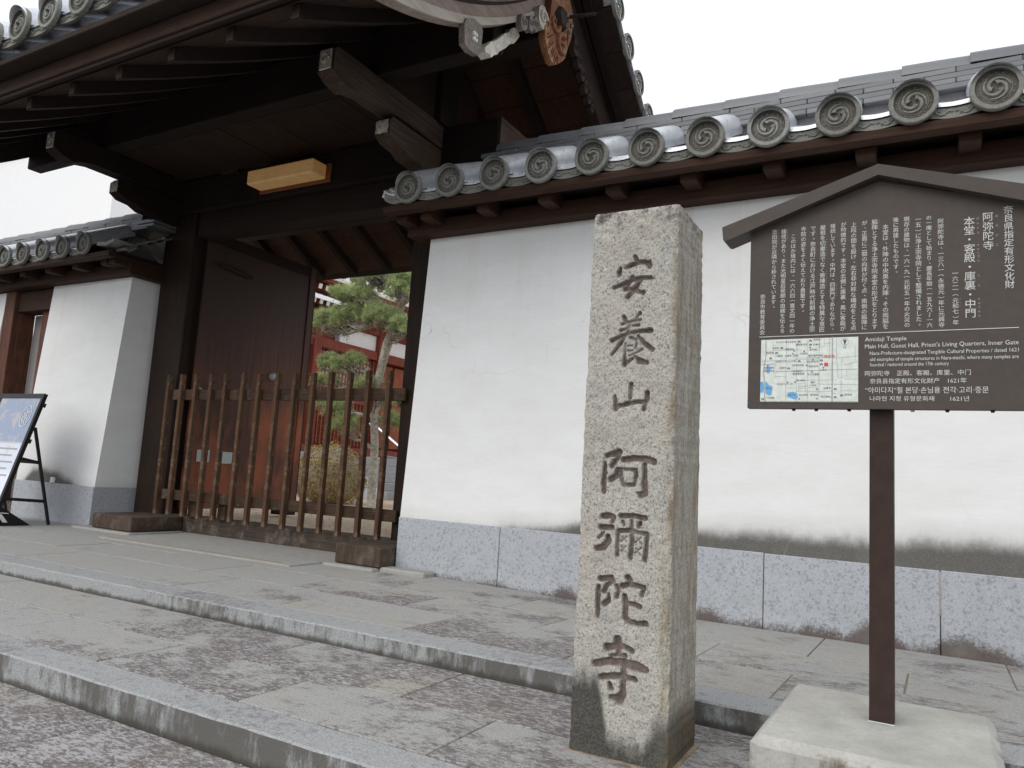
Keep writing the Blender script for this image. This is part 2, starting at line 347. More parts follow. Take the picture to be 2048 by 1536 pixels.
MT['tile'] = tile_mat(); MT['ridge'] = tile_mat('weathered_ridge_tile', .25, .3, (.42, .62)); MT['tilebed'] = simple_noise('grey_tile_bedding', (.17, .17, .18), (.27, .27, .28), 40)
def tile_face():
    t = NT('weathered_clay_medallion', .75, .3); o = t.obj(); n = t.noise(o, 40, 5, .7)
    t.col(t.mix(1.0, t.mix(t.ramp(n, [(.35, 0.), (.65, 1.)]), (.20, .20, .185), (.31, .315, .30)), t.ramp(t.rnd(), [(0, (1.08, 1.08, 1.08)), (.5, (.92, .90, .85)), (1, (.78, .77, .74))]), 'MULTIPLY')); t.bump(n, .3, .002); return t.m
MT['tileface'] = tile_face()
MT['tiledeep'] = simple_noise('dusty_shaded_tile', (.080, .072, .057), (.165, .152, .128), 60)
MT['board'] = simple_noise('brown_coated_metal', (.076, .062, .054), (.092, .075, .066), 45, .55, .04, .001)
MT['postmetal'] = simple_noise('dark_brown_metal_post', (.034, .021, .017), (.054, .034, .027), 30, .5, .05, .001)
MT['ink_white'] = flat('white_print', (.66, .66, .64), .6)
MT['map_bg'] = flat('map_paper', (.70, .74, .68), .6); MT['map_blue'] = flat('map_water', (.16, .42, .75), .6)
MT['map_grey'] = flat('map_road', (.36, .38, .40), .6); MT['map_ink'] = flat('map_ink', (.10, .10, .13), .6); MT['map_red'] = flat('map_red', (.75, .07, .08), .6)
MT['black'] = flat('black_metal', (.014, .013, .015), .5); MT['steel'] = flat('brushed_steel', (.55, .56, .57), .35, .5, .8)
MT['zinc'] = flat('zinc_plate', (.42, .47, .47), .5, .4, .3); MT['white'] = flat('white_paint', (.82, .82, .80), .7)
def shade_mat():
    t = NT('amber_lamp_shade', .45, .4); n = t.noise(t.obj(), 8, 3)
    t.col(t.mix(t.ramp(n, [(.3, 0.), (.7, 1.)]), (.60, .43, .24), (.72, .54, .33)))
    e = t.b.inputs['Emission Color']; e.default_value = (.85, .42, .10, 1); t.b.inputs['Emission Strength'].default_value = .10; return t.m
MT['shade'] = shade_mat()
MT['copper'] = flat('copper_bracket', (.25, .09, .04), .5)
MT['bark'] = simple_noise('pine_bark', (.16, .13, .10), (.55, .53, .45), 26, .95, .8, .02)
def leafm(name, a, b):
    t = NT(name, .6, .25); n = t.noise(t.pos(), 5, 4, .7); n2 = t.noise(t.pos(), 60, 2)
    t.col(t.mix(t.ramp(t.mix(.5, n, n2), [(.35, 0.), (.65, 1.)]), a, b)); t.b.inputs['Subsurface Weight'].default_value = 0; return t.m
MT['needle'] = leafm('pine_needles', (.20, .28, .09), (.60, .66, .34)); MT['dry'] = leafm('dry_pine_twigs', (.26, .17, .11), (.50, .40, .30))
MT['azalea'] = leafm('azalea_leaves', (.16, .11, .04), (.50, .36, .13)); MT['cloud'] = leafm('dark_clipped_foliage', (.025, .06, .02), (.10, .18, .05))
MT['farwhite'] = simple_noise('pale_cladding', (.95, .95, .95), (.985, .985, .985), 3, .7, .02, .001)
MT['graypaint'] = flat('grey_painted_wood', (.34, .32, .31), .7)
STROKES= [[[140,1388,4.9],[146,1376,5.9]],[[95,1354,4.9],[91,1342,7.0],[90,1329,3.8]],[[107,1354,2.7],[128,1360,7.0],[145,1366,5.9],[161,1369,5.4],[186,1365,6.4],[188,1354,6.9]],[[76,1295,5.4],[103,1303,5.9],[134,1315,6.4],[163,1320,5.3],[190,1318,5.8],[203,1314,3.2]],[[134,1325,4.8],[125,1307,5.9],[112,1288,7.0],[126,1287,5.9],[148,1280,5.3],[172,1272,5.8]],[[165,1316,5.9],[151,1297,6.9],[137,1280,7.5],[122,1263,6.9]],[[112,1202,5.1],[119,1187,5.7]],[[163,1210,5.0],[150,1194,2.5]],[[107,1179,4.4],[129,1185,3.8],[165,1190,3.7]],[[105,1160,4.4],[122,1164,3.1],[139,1173,3.1],[161,1173,4.4]],[[77,1129,5.7],[104,1142,5.0],[137,1151,3.8],[169,1155,5.6],[199,1156,6.8]],[[133,1181,3.8],[128,1159,3.8],[118,1139,3.8],[103,1117,5.6],[78,1085,4.4]],[[160,1140,3.7],[178,1121,6.2],[206,1098,6.1]],[[135,1136,3.7],[152,1130,3.7],[156,1118,3.7],[153,1102,3.1]],[[121,1119,2.5],[120,1092,3.1],[121,1054,6.8]],[[125,1110,1.9],[143,1112,2.2]],[[125,1095,1.9],[144,1097,2.2]],[[133,1080,1.9],[152,1088,2.5],[175,1099,3.7]],[[121,1054,5.6],[144,1071,4.3]],[[152,1078,3.1],[167,1064,8.0],[190,1059,5.5]],[[144,994,5.7],[144,978,4.6],[143,958,4.6],[143,940,4.1]],[[95,959,4.1],[96,942,5.7],[98,919,6.7]],[[98,924,4.6],[125,933,6.2],[157,940,5.6],[189,942,5.1]],[[195,968,6.1],[196,953,6.6],[190,932,5.1],[186,919,5.6]],[[76,779,7.0],[115,790,8.7],[111,773,6.4],[93,749,6.9]],[[111,740,5.2],[111,721,7.5],[92,709,8.1]],[[71,757,4.7],[71,730,6.4],[70,701,6.9],[71,671,5.8]],[[131,769,7.5],[166,774,8.0],[196,774,7.9],[222,767,8.4]],[[123,740,4.6],[125,716,5.1],[133,695,5.1],[163,696,5.1]],[[132,740,4.0],[169,741,5.1],[172,724,5.7],[166,696,4.5]],[[197,758,6.2],[198,731,6.2],[198,697,7.3],[200,674,7.8],[188,669,8.4],[176,674,3.4]],[[72,599,7.4],[96,602,7.4],[108,597,6.2],[103,584,5.1]],[[68,566,7.4],[102,568,7.3]],[[78,552,4.0],[62,535,4.5]],[[91,542,6.2],[94,529,8.4],[79,509,8.5],[57,504,7.4],[52,511,2.8]],[[130,604,6.8],[164,607,6.2],[203,603,7.2]],[[136,588,4.5],[140,579,4.5]],[[188,586,6.1],[184,577,5.0]],[[163,593,3.9],[165,571,5.0],[166,538,5.5],[163,486,6.1]],[[125,561,6.2],[160,564,5.6],[184,560,5.0],[212,558,5.5]],[[123,561,5.1],[122,534,5.0],[122,491,5.6]],[[211,557,5.5],[210,531,5.5],[207,484,6.0]],[[133,546,1.7],[150,531,1.9]],[[151,547,1.7],[133,531,2.8]],[[134,519,2.0],[149,501,2.2]],[[148,519,2.2],[135,502,1.9]],[[180,544,1.9],[196,528,2.2]],[[192,546,1.9],[175,530,2.2]],[[178,516,1.9],[193,497,2.5]],[[194,518,2.5],[177,500,1.9]],[[75,418,7.9],[108,423,7.2],[114,414,5.4],[97,404,6.0],[86,383,6.6]],[[102,376,3.6],[102,359,6.6],[88,347,7.2]],[[125,404,4.8],[131,389,5.4],[126,371,5.4]],[[68,394,6.0],[68,364,6.6],[70,328,6.6],[70,309,4.8]],[[157,430,7.7],[165,423,6.5]],[[143,405,7.7],[165,412,6.5],[190,410,6.5],[208,407,5.9],[202,384,5.3]],[[152,377,6.5],[154,351,7.1],[155,316,7.0],[169,307,7.6],[195,305,7.0],[216,308,7.5]],[[163,358,5.9],[180,357,6.5],[196,352,6.4]],[[135,253,10.1],[138,237,8.6],[139,216,6.4]],[[104,227,10.1],[132,233,6.5],[156,236,6.4],[180,228,6.4]],[[69,176,9.4],[110,189,9.3],[158,190,10.7],[197,187,12.0],[220,183,8.4]],[[116,205,5.0],[140,211,5.7],[159,212,6.4]],[[90,142,7.9],[120,149,7.8],[152,155,7.8],[191,151,6.3]],[[154,174,6.4],[158,154,7.1],[156,125,7.1],[158,107,8.4],[145,89,12.0],[123,92,6.4]],[[116,128,5.7],[120,117,7.1]]]
COLS= [(0.1607, 1.4689, 1.2491), (0.1158, 1.4571, 1.354), (0.0741, 1.4489, 1.1775), (0.0409, 1.3062, 1.1597), (0.0087, 1.4522, 1.1547), (-0.0187, 1.4648, 1.1559), (-0.0438, 1.4641, 1.1571), (-0.0718, 1.4675, 1.1583), (-0.0981, 1.4689, 1.3064), (-0.1236, 1.4519, 1.1562), (-0.1506, 1.4692, 1.1565), (-0.1763, 1.4689, 1.1562), (-0.2038, 1.4675, 1.1561), (-0.2304, 1.4706, 1.1554), (-0.2582, 1.4691, 1.1552), (-0.2848, 1.4683, 1.1549), (-0.3109, 1.4689, 1.156), (-0.3372, 1.4696, 1.2107), (-0.365, 1.4504, 1.155), (-0.3917, 1.4682, 1.1561), (-0.4178, 1.4697, 1.2273), (-0.448, 1.2758, 1.1536)]

# ------------------------------------------------------------------ ground, paving, kerbs
def ground_sheet(name, x0, x1, y0, y1, z, mat, kind='structure'):
    return setp(part(name, ([(x0, y0, z), (x1, y0, z), (x1, y1, z), (x0, y1, z)], [(0, 1, 2, 3)]), mat), kind=kind)
ground_sheet('ground', -250, 250, -250, 250, -.30, MT['asphalt'])
def sink(x, y):                                   # the pavement falls a little towards the wall foot on the right
    a = min(1, max(0, (x + 3.34) / 2.1)); b = min(1, max(0, (y - 2.8) / 1.5)); return -.034 * a * a * (3 - 2 * a) * b
def warp(g): return ([(x, y, z + (sink(x, y) if z > -.06 else 0)) for x, y, z in g[0]],) + tuple(g[1:])
def paving(name, rows, xa, xb, zt, mat, bed):
    r = root(name, ((xa + xb) / 2, rows[0][0], zt), kind='structure')
    y0, y1 = rows[0][0], rows[-1][1]
    nx = 40; V = []; F = []
    for j, y in enumerate(np.linspace(y0, y1, 8)):
        for i, x in enumerate(np.linspace(xa, xb, nx)):
            V.append((x, y, zt - .006 + (sink(x, y) if zt > -.05 else 0)))
    for j in range(7):
        for i in range(nx - 1): F.append((j * nx + i, j * nx + i + 1, (j + 1) * nx + i + 1, (j + 1) * nx + i))
    part('mortar_bed', (V, F), bed, r)
    for (ya, yb, x0, dx) in rows:
        k0 = math.ceil((xa - x0) / dx)
        xs = []
        x = x0 + k0 * dx
        while x < xb: xs.append(x); x += dx
        xs = [xa] + xs + [xb]
        for a, b in zip(xs[:-1], xs[1:]):
            if b - a < .05: continue
            dz = random.uniform(-.0015, .0015); gp = .0030
            g = box(a + gp, b - gp, ya + gp, yb - gp, zt - .05, zt + dz, .0025)
            part('paving_slab', warp(g), mat, r)
    return r
paving('upper_pavement', [(2.802, 3.280, -.513, .785), (3.280, 3.722, -.905, .785), (3.722, 4.338, -.522, .785)], -9.5, 2.0, 0.0, MT['slab_up'], MT['mortar'])
paving('middle_pavement', [(1.822, 2.205, -2.757, .757), (2.205, 2.612, -2.400, .772)], -9.5, 2.0, -.077, MT['slab_mid'], MT['mortar'])
paving('lower_pavement', [(-.6, -.09, -.2, .76), (-.09, .37, -.5, .76), (.37, .83, -.1, .76), (.83, 1.28, -2.75, .76), (1.28, 1.663, -2.385, .76)], -7.5, 2.0, -.177, MT['slab_low'], MT['mortar'])
for nm, ya, yb, zt, zb, joints, m in (('upper_kerb', 2.614, 2.800, 0.0, -.14, [-9.5, -6.4, -3.40, 0.9, 2.0], 'kerb1'), ('lower_kerb', 1.665, 1.820, -.077, -.24, [-9.5, -6.2, -3.75, -.30, 2.0], 'kerb2')):
    r = root(nm, (-3.75, ya, zb), kind='structure')
    for a, b in zip(joints[:-1], joints[1:]):
        g = box(a + .0025, b - .0025, ya, yb, zb, zt, .006)
        # split lengthwise so the arris can wander like a worn edge
        bm = bmesh.new(); vs = [bm.verts.new(p) for p in g[0]]
        for f in g[1]: bm.faces.new([vs[i] for i in f])
        for x in np.arange(a + .07, b - .05, .07):
            bmesh.ops.bisect_plane(bm, geom=bm.verts[:] + bm.edges[:] + bm.faces[:], plane_co=(x, 0, 0), plane_no=(1, 0, 0))
        for q in bm.verts:
            w = math.sin(q.co.x * 31 + q.co.z * 60) * .5 + math.sin(q.co.x * 77 + 1.3) * .5
            if q.co.y < ya + .01: q.co.y += .0016 * w
            if q.co.z > zt - .01: q.co.z += .0012 * w
        bm.verts.index_update(); G = ([tuple(q.co) for q in bm.verts], [tuple(x.index for x in f.verts) for f in bm.faces]); bm.free()
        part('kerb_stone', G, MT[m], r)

# ------------------------------------------------------------------ clay tiles
def medallion(R, th=.03, fine=True):
    """front faces -Y at y=0; comma swirl and ring of beads in relief"""
    n = 36; V = []; F = []; M = []
    prof = [(R, th), (R, .004), (R - .004, 0), (R * .80, 0), (R * .775, .014), (0.001, .014)]
    for r, y in prof:
        for k in range(n):
            t = 2 * PI * k / n; V.append((r * math.cos(t), y, r * math.sin(t)))
    for i in range(len(prof) - 1):
        for k in range(n): F.append((i * n + k, (i + 1) * n + k, (i + 1) * n + (k + 1) % n, i * n + (k + 1) % n)); M.append(2 if i >= 3 else 1)
    F.append(tuple(range(n))[::-1]); M.append(1)
    gs = [(V, F, M)]
    if fine:
        for k in range(16):
            t = 2 * PI * (k + .5) / 16; c = Vector((math.cos(t) * R * .685, .013, math.sin(t) * R * .685)); b = R * .042
            vv = [(c.x + b * math.cos(q), c.y, c.z + b * math.sin(q)) for q in np.arange(6) * PI / 3] + [(c.x, c.y - b * .9, c.z)]
            gs.append((vv, [(i, (i + 1) % 6, 6) for i in range(6)], [1] * 6))
        for k in range(3):
            a0 = 2 * PI * k / 3 + .5; path = []; rad = []
            for i in range(16):
                s = i / 15; a = a0 - s * 3.6; r = R * (.19 + .34 * s ** .85)
                path.append((math.cos(a) * r, .0125, math.sin(a) * r)); rad.append(R * (.085 * (1 - s) ** .5 + .022) * (1.45 if i < 2 else 1))
            gs.append(setm(tube(path, rad, 6, True, Vector((0, 1, 0))), 1))
        ring = [(math.cos(t) * R * .595, .0125, math.sin(t) * R * .595) for t in np.linspace(0, 2 * PI, 25)]
        gs.append(setm(tube(ring, R * .020, 4, False, Vector((0, 1, 0))), 1))
    return join(*gs)
def barrel(R, r, L, slope, t0=.0, n=14):
    """half-round tube running back (+Y) and up"""
    ang = math.atan(slope); d = Vector((0, math.cos(ang), math.sin(ang))); u = Vector((0, -math.sin(ang), math.cos(ang)))
    rings = [(.012, r * 1.0, 0), (L * .10, r * .93, -.004), (L, r * .93, -.004)]
    V = []; F = []
    for s, rr, dz in rings:
        for inner in (0, 1):
            q = rr - .018 * inner
            for k in range(n + 1):
                a = -.25 + (PI + .5) * k / n
                p = d * s + Vector((1, 0, 0)) * math.cos(a) * q + u * (math.sin(a) * q + dz)
                V.append(tuple(p))
    m = n + 1
    for i in range(len(rings) - 1):
        for k in range(n):
            a = i * 2 * m + k; b = (i + 1) * 2 * m + k
            F.append((a, a + 1, b + 1, b)); F.append((a + m, b + m, b + m + 1, a + m + 1))
    return V, F, [0] * len(F)
def eave_tile_mesh(R, L, slope, fine=True, spin=0.):
    return mk('round_eave_tile', join(xf(medallion(R, .03, fine), Matrix.Rotation(spin, 4, 'Y')), barrel(R, R * .97, L, slope)), [MT['tile'], MT['tileface'], MT['tiledeep']], False)
def smooth_by(me, mi=0):
    for p in me.polygons: p.use_smooth = True
    me.set_sharp_from_angle(angle=math.radians(38)) if hasattr(me, 'set_sharp_from_angle') else None
def pan_tile_mesh(s, R, L, slope, h=.055, sag=.045):
    """sagging front plate with scroll relief plus the dished tile running up the slope"""
    n = 12; V = []; F = []; M = []
    xs = np.linspace(-s / 2, s / 2, n + 1)
    def zc(x): return -.042 + sag * ((2 * x / s) ** 2) * .9
    for x in xs: V += [(x, 0, zc(x)), (x, 0, zc(x) - h), (x, .022, zc(x) - h), (x, .022, zc(x) - .016)]
    for i in range(n):
        a, b = i * 4, (i + 1) * 4
        for k in range(4): F.append((a + k, b + k, b + (k + 1) % 4, a + (k + 1) % 4)); M.append(1)
    base = len(V)
    for yy, dz in ((-.012, .012), (-.012, .0), (L, slope * L), ):
        for x in xs: V.append((x, yy, zc(x) + dz + .002))
    m = n + 1
    for j in range(2):
        for i in range(n):
            a = base + j * m + i; F.append((a, a + 1, a + m + 1, a + m)); M.append(0)
    base = len(V)
    for yy, dz in ((-.012, .012), (L, slope * L + .012)):
        for x in xs: V.append((x, yy, zc(x) + dz + .002))
    for i in range(n):
        a = base + i; F.append((a, a + 1, a + m + 1, a + m)); M.append(0)
    # second lapped tile edge a little way up
    base = len(V)
    for yy, dz in ((.05, .05 * slope + .014), (.05, .05 * slope + .030), (L, slope * L + .030)):
        for x in xs: V.append((x, yy, zc(x) + dz))
    for j in range(2):
        for i in range(n):
            a = base + j * m + i; F.append((a, a + 1, a + m + 1, a + m)); M.append(0)
    g = (V, F, M); gs = [g]
    for sgn in (-1, 1):
        pth = [(sgn * x, -.002, zc(x) - h * .5 + .011 * math.sin(x / s * 30)) for x in np.linspace(.006, s * .34, 12)]
        gs.append(setm(tube(pth, [.006] * 11 + [.003], 5, True, Vector((0, 1, 0))), 1))
        for q in (.10, .2, .29):
            c = [(sgn * s * q + .010 * math.cos(t), -.002, zc(s * q) - h * .5 + .010 * math.sin(t)) for t in np.linspace(0, 4.6, 7)]
            gs.append(setm(tube(c, .004, 4, True, Vector((0, 1, 0))), 1))
    return mk('eave_pan_tile', join(*gs), [MT['tile'], MT['tileface'], MT['tiledeep']])
WR, WS, WY, WZ = .113, .3525, 4.07, 2.69          # wall tiles: medallion radius, spacing, eave line, centre height
SL = .48
ETS = [eave_tile_mesh(WR, .50, SL, True, a) for a in (0, .5, 1.0, 1.5)]; ET = ETS[0]; PT = pan_tile_mesh(WS, WR, .48, SL)
for me in ETS: smooth_by(me)
RT_L = .305
def half_round(L, r, n=10, taper=.0):
    V = []; F = []
    for x, q in ((-L / 2, r), (-L / 2 + .01, r + .001), (0, r - .003), (L / 2, r - .009)):
        for k in range(n + 1):
            a = PI * k / n; V.append((x, math.cos(a) * q * 1.0, math.sin(a) * q * .85))
    m = n + 1
    for i in range(3):
        for k in range(n): F.append((i * m + k, (i + 1) * m + k, (i + 1) * m + k + 1, i * m + k + 1))
    F.append(tuple(range(m))); F.append(tuple(range(3 * m, 4 * m))[::-1]); return fix((V, F))
RIDGE_ME = mk('ridge_cap_tile', half_round(.345, .118), MT['ridge'])
smooth_by(RIDGE_ME)
FLAT_ME = mk('ridge_layer_tile', box(-RT_L / 2 + .0015, RT_L / 2 - .0015, -.01, .29, -.016, .016, .004), MT['ridge'])

def boundary_wall(nm, xa, xb, label, joints, tiles_x, end_side, plain_x=(), ridge=(None, None), beam_ends=None):
    """plastered, battered wall running along X with granite plinth, timber eaves and a tiled cap"""
    R = root(nm, ((xa + xb) / 2, 4.6, 0), label, 'wall', 'white plaster walls either side of the gate')
    yb, yt, zt = 4.352, 4.475, 2.47
    # plaster body
    poly = [(yb, .36), (yt, zt), (4.78, zt), (4.90, .36)]
    g = prism(poly, 'x', xa + .004, xb - .004); part('plaster_body', fix(g), MT['plaster'], R)
    for a, b in zip(joints[:-1], joints[1:]):
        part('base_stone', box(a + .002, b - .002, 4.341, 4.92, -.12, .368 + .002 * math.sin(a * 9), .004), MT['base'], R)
    ba, bb = beam_ends or (xa, xb)
    part('eaves_beam', box(ba, bb, 4.36, 4.84, 2.437, 2.552, .006), MT['wallbeam'], R)
    part('ceiling_board', box(ba, bb, 4.17, 5.05, 2.602, 2.622), MT['dark'], R)
    part('eaves_board', box(ba - .04, bb + .04, 4.105, 4.185, 2.536, 2.588, .004), MT['wallbeam'], R)
    part('eaves_board', box(ba - .04, bb + .04, 5.04, 5.12, 2.536, 2.588, .004), MT['wallbeam'], R)
    part('roof_core', fix(prism([(4.20, 2.625), (4.52, 2.80), (4.52, 2.93), (4.74, 2.93), (4.74, 2.80), (5.06, 2.625)], 'x', ba + .01, bb - (.01 if end_side < 0 else .34))), MT['tilebed'], R)
    x = -1.76 - .4775 * 40
    nb = mk('eaves_bracket', box(-.05, .05, 0, .86, -.055, .048, .005), MT['wallbeam'])
    while x < bb - .05:
        if x > ba + .06: place('eaves_bracket', nb, R, (x, 4.205, 2.550))
        x += .4775
    end_b = bb - .06 if end_side > 0 else ba + .06
    place('eaves_bracket', nb, R, (end_b, 4.205, 2.550))
    for x in tiles_x: place('round_eave_tile', random.choice(ETS), R, (x, WY + random.uniform(-.004, .004), WZ + random.uniform(-.003, .003)), (random.uniform(-.03, .03), random.uniform(-.05, .05), random.uniform(-.05, .05)))
    for x in tiles_x[:-1]: place('eave_pan_tile', PT, R, (x + WS / 2, WY + .050, WZ))
    # rear slope, plain
    rs = [box(x - .10, x + .10, 0, 1, 0, 1) for x in ()]
    V = []; F = []
    for k, x in enumerate(np.arange(min(tiles_x), max(tiles_x) + WS, WS / 8)):
        bump_ = .10 * max(0, math.cos((x - tiles_x[0]) / WS * 2 * PI)) ** .6
        V += [(x, 4.72, 2.91 + bump_), (x, 5.18, 2.66 + bump_)]
    for k in range(len(V) // 2 - 1): F.append((2 * k, 2 * k + 1, 2 * k + 3, 2 * k + 2))
    part('rear_tile_slope', (V, F), MT['tile'], R)
    ra, rb = ridge
    for li, (z, yy, off) in enumerate(((2.935, 4.475, 0), (2.972, 4.487, .5), (3.009, 4.499, 0), (3.046, 4.511, .5))):
        x = ra + RT_L * (.5 if not off else 0)
        while x < rb:
            xx = min(max(x, ra + RT_L / 2), rb - RT_L / 2 + .1); o = place('ridge_layer_tile', FLAT_ME, R, (x, yy + random.uniform(-.002, .002), z)); o.scale = (1, (4.61 - yy) * 2 / .28, 1)
            x += RT_L
    x = ra + .15; k = 0
    while x < rb:
        place('ridge_cap_tile', RIDGE_ME, R, (x, 4.62 + random.uniform(-.004, .004), 3.064 + random.uniform(-.003, .003)), (0, random.uniform(.004, .016), 0)); x += .332
    return R
tx_right = [-3.27 + WS * k for k in range(19)]
WRT = boundary_wall('roofed_wall', -3.333, 3.3, 'white plaster wall behind the stone pillar and notice board, with a speckled granite plinth and tiled cap', [-3.333, -2.501, -.835, 0.0, .86, 2.0, 3.3], tx_right, -1, ridge=(-2.80, 3.3), beam_ends=(-3.47, 3.3))
# the cut end of the right cap: two more sagging plates curling out towards the gate
part('eave_pan_tile', xf((lambda m: ([tuple(v.co) for v in m.vertices], [tuple(p.vertices) for p in m.polygons], [p.material_index for p in m.polygons]))(PT), Matrix.Translation((-3.27 - WS * .5, WY + .025, WZ)) @ Matrix.Diagonal((.62, 1, 1, 1)) @ Matrix.Translation((.10, 0, 0))), [MT['tile'], MT['tileface'], MT['tiledeep']], WRT)
part('verge_tile', fix(prism([(-3.53, 2.665), (-3.40, 2.635), (-3.27, 2.63), (-3.27, 2.66), (-3.39, 2.672), (-3.51, 2.712)], 'y', 4.11, 4.55)), MT['tile'], WRT)
part('base_block', box(-3.36, -2.98, 4.20, 4.335, -.03, .028, .01), MT['step_stone'], WRT)
tx_left = [-7.18 - WS * k for k in range(15)][::-1]
WLT = boundary_wall('roofed_wall', -8.30, -6.940, 'short white plaster wall between the side door and the gate, its tapered end facing the opening', [-8.30, -6.940], tx_left, 1, ridge=(-12.6, -6.95), beam_ends=(-12.6, -6.83))
bpy.data.objects['roofed_wall.001']
part('verge_tile', fix(prism([(-7.0, 2.655), (-6.86, 2.64), (-6.74, 2.67), (-6.74, 2.70), (-6.86, 2.675), (-7.0, 2.69)], 'y', 4.11, 4.35)), MT['tileface'], WLT)
for k in range(4):
    ya = 4.20 + .10 * k; g = fix(prism([(ya, 2.60 + .055 * k), (ya + .16, 2.68 + .055 * k), (ya + .16, 2.70 + .055 * k), (ya, 2.63 + .055 * k)], 'x', -7.02, -6.66)); part('verge_tile', g, MT['tiledeep'], WLT)  # dark recess material paints shade onto these end tiles
for z in (2.950, 2.985): part('verge_tile', box(-6.96, -6.70, 4.46, 4.72, z - .014, z + .014, .004), MT['ridge'], WLT)
part('ledge_block', box(-7.66, -7.60, 4.335, 4.39, .37, .425, .004), MT['white'], WLT)

# side door beyond the short wall, and the wall that goes on to the left
SD = root('side_door', (-8.75, 4.6, 0), 'narrow brown side door standing half hidden behind the black framed easel board', 'door')
part('door_post', box(-9.22, -9.02, 4.46, 4.70, 0, 2.44, .006), MT['brown_post'], SD)
part('door_post', box(-8.62, -8.45, 4.56, 4.76, 0, 2.44, .006), MT['brown_post'], SD)
part('door_head', box(-9.02, -8.30, 4.50, 4.70, 2.20, 2.43, .006), MT['wallbeam'], SD)
dl = part('door_leaf', box(-9.02, -8.62, 4.70, 4.74, .12, 2.20, .004), MT['graypaint'], SD)
part('hinge', box(-8.80, -8.76, 4.66, 4.70, 1.50, 1.68, .004), MT['black'], SD)
part('hinge', box(-8.80, -8.765, 4.66, 4.70, 1.40, 1.47, .004), MT['steel'], SD)
part('door_sill', box(-9.02, -8.32, 4.45, 4.75, 0, .12, .006), MT['sill'], SD)
WL2 = root('plaster_wall', (-10.5, 4.6, 0), 'end of the white plaster wall beyond the narrow side door at the far left', 'wall')
part('plaster_body', fix(prism([(4.352, .36), (4.475, 2.43), (4.78, 2.43), (4.90, .36)], 'x', -12.6, -9.22)), MT['plaster'], WL2)
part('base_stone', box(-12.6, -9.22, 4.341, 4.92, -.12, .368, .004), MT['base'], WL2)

# ------------------------------------------------------------------ temple gate
GT = root('temple_gate', (-5.137, 4.8, 0), 'dark timber temple gate with a heavy tiled gable roof, its left door leaf swung open', 'gate')
CX = -5.137
for (a, b) in ((-6.86, -6.42), (-3.69, -3.36)):
    part('main_post', box(a, b, 4.72, 4.86, .10, 3.12, .008), MT['post'], GT)
part('threshold', box(-6.42, -3.69, 4.74, 4.93, .004, .155, .006), MT['sill'], GT)
part('sill_stone', box(-6.50, -3.60, 4.715, 4.96, -.04, .008, .004), MT['step_stone'], GT)
part('foot_block', box(-6.70, -6.134, 4.216, 4.735, .022, .150, .008), MT['block'], GT)
part('foot_block', box(-3.755, -3.345, 4.185, 4.735, .022, .158, .008), MT['block'], GT)
part('foot_stone', box(-6.93, -6.08, 4.165, 4.715, -.04, .018, .008), MT['step_stone'], GT)
part('foot_stone', box(-3.82, -3.36, 4.13, 4.715, -.04, .018, .008), MT['step_stone'], GT)
st = part('door_step', box(-6.02, -3.86, 3.86, 4.70, -.04, .010, .004), MT['step_stone'], GT)
part('step_rim', box(-5.96, -3.98, 3.90, 3.915, .0085, .0125), MT['mortar'], GT)
part('lintel', box(-6.42, -3.69, 4.76, 4.95, 2.885, 3.118, .006), MT['dark'], GT)
part('cross_beam', box(-7.36, -2.93, 4.70, 5.16, 3.12, 3.455, .010), MT['dark'], GT)
part('beam_end_cap', box(-2.928, -2.915, 4.705, 5.155, 3.125, 3.45, .003), MT['arm'], GT)
part('peg_hole', box(-4.66, -4.63, 4.752, 4.762, 2.99, 3.03, .003), MT['black'], GT)
# purlins
part('purlin', box(-7.95, -2.50, 3.868, 4.006, 3.47, 3.81, .008), MT['dark'], GT)
part('purlin', box(-7.95, -2.50, 4.56, 4.76, 3.93, 4.22, .008), MT['dark'], GT)
part('purlin', box(-7.95, -2.50, 5.80, 5.94, 3.26, 3.50, .008), MT['dark'], GT)
part('ridge_strut', box(-6.86, -6.62, 4.60, 4.84, 3.457, 3.93, .008), MT['dark'], GT)
part('ridge_strut', box(-3.62, -3.42, 4.60, 4.84, 3.457, 3.93, .008), MT['dark'], GT)
part('ridge_strut', box(-5.25, -5.03, 4.60, 4.84, 3.49, 3.93, .008), MT['dark'], GT)
# ceiling boards between front purlin and cross beam
x = -6.64
while x < -3.66:
    w = .27; part('ceiling_plank', box(x + .002, min(x + w, -3.63) - .002, 4.008, 4.70, 3.470 + random.uniform(0, .004), 3.488), MT['ceil'], GT); x += w
def zb(y):                                       # underside of the roof timbers, concave to both sides of the ridge
    d = abs(y - 4.65); return 4.24 - .98 * d + .19 * d * d
def zr(y):
    d = abs(y - 4.65); return 4.31 - .743 * d + .06 * d * d
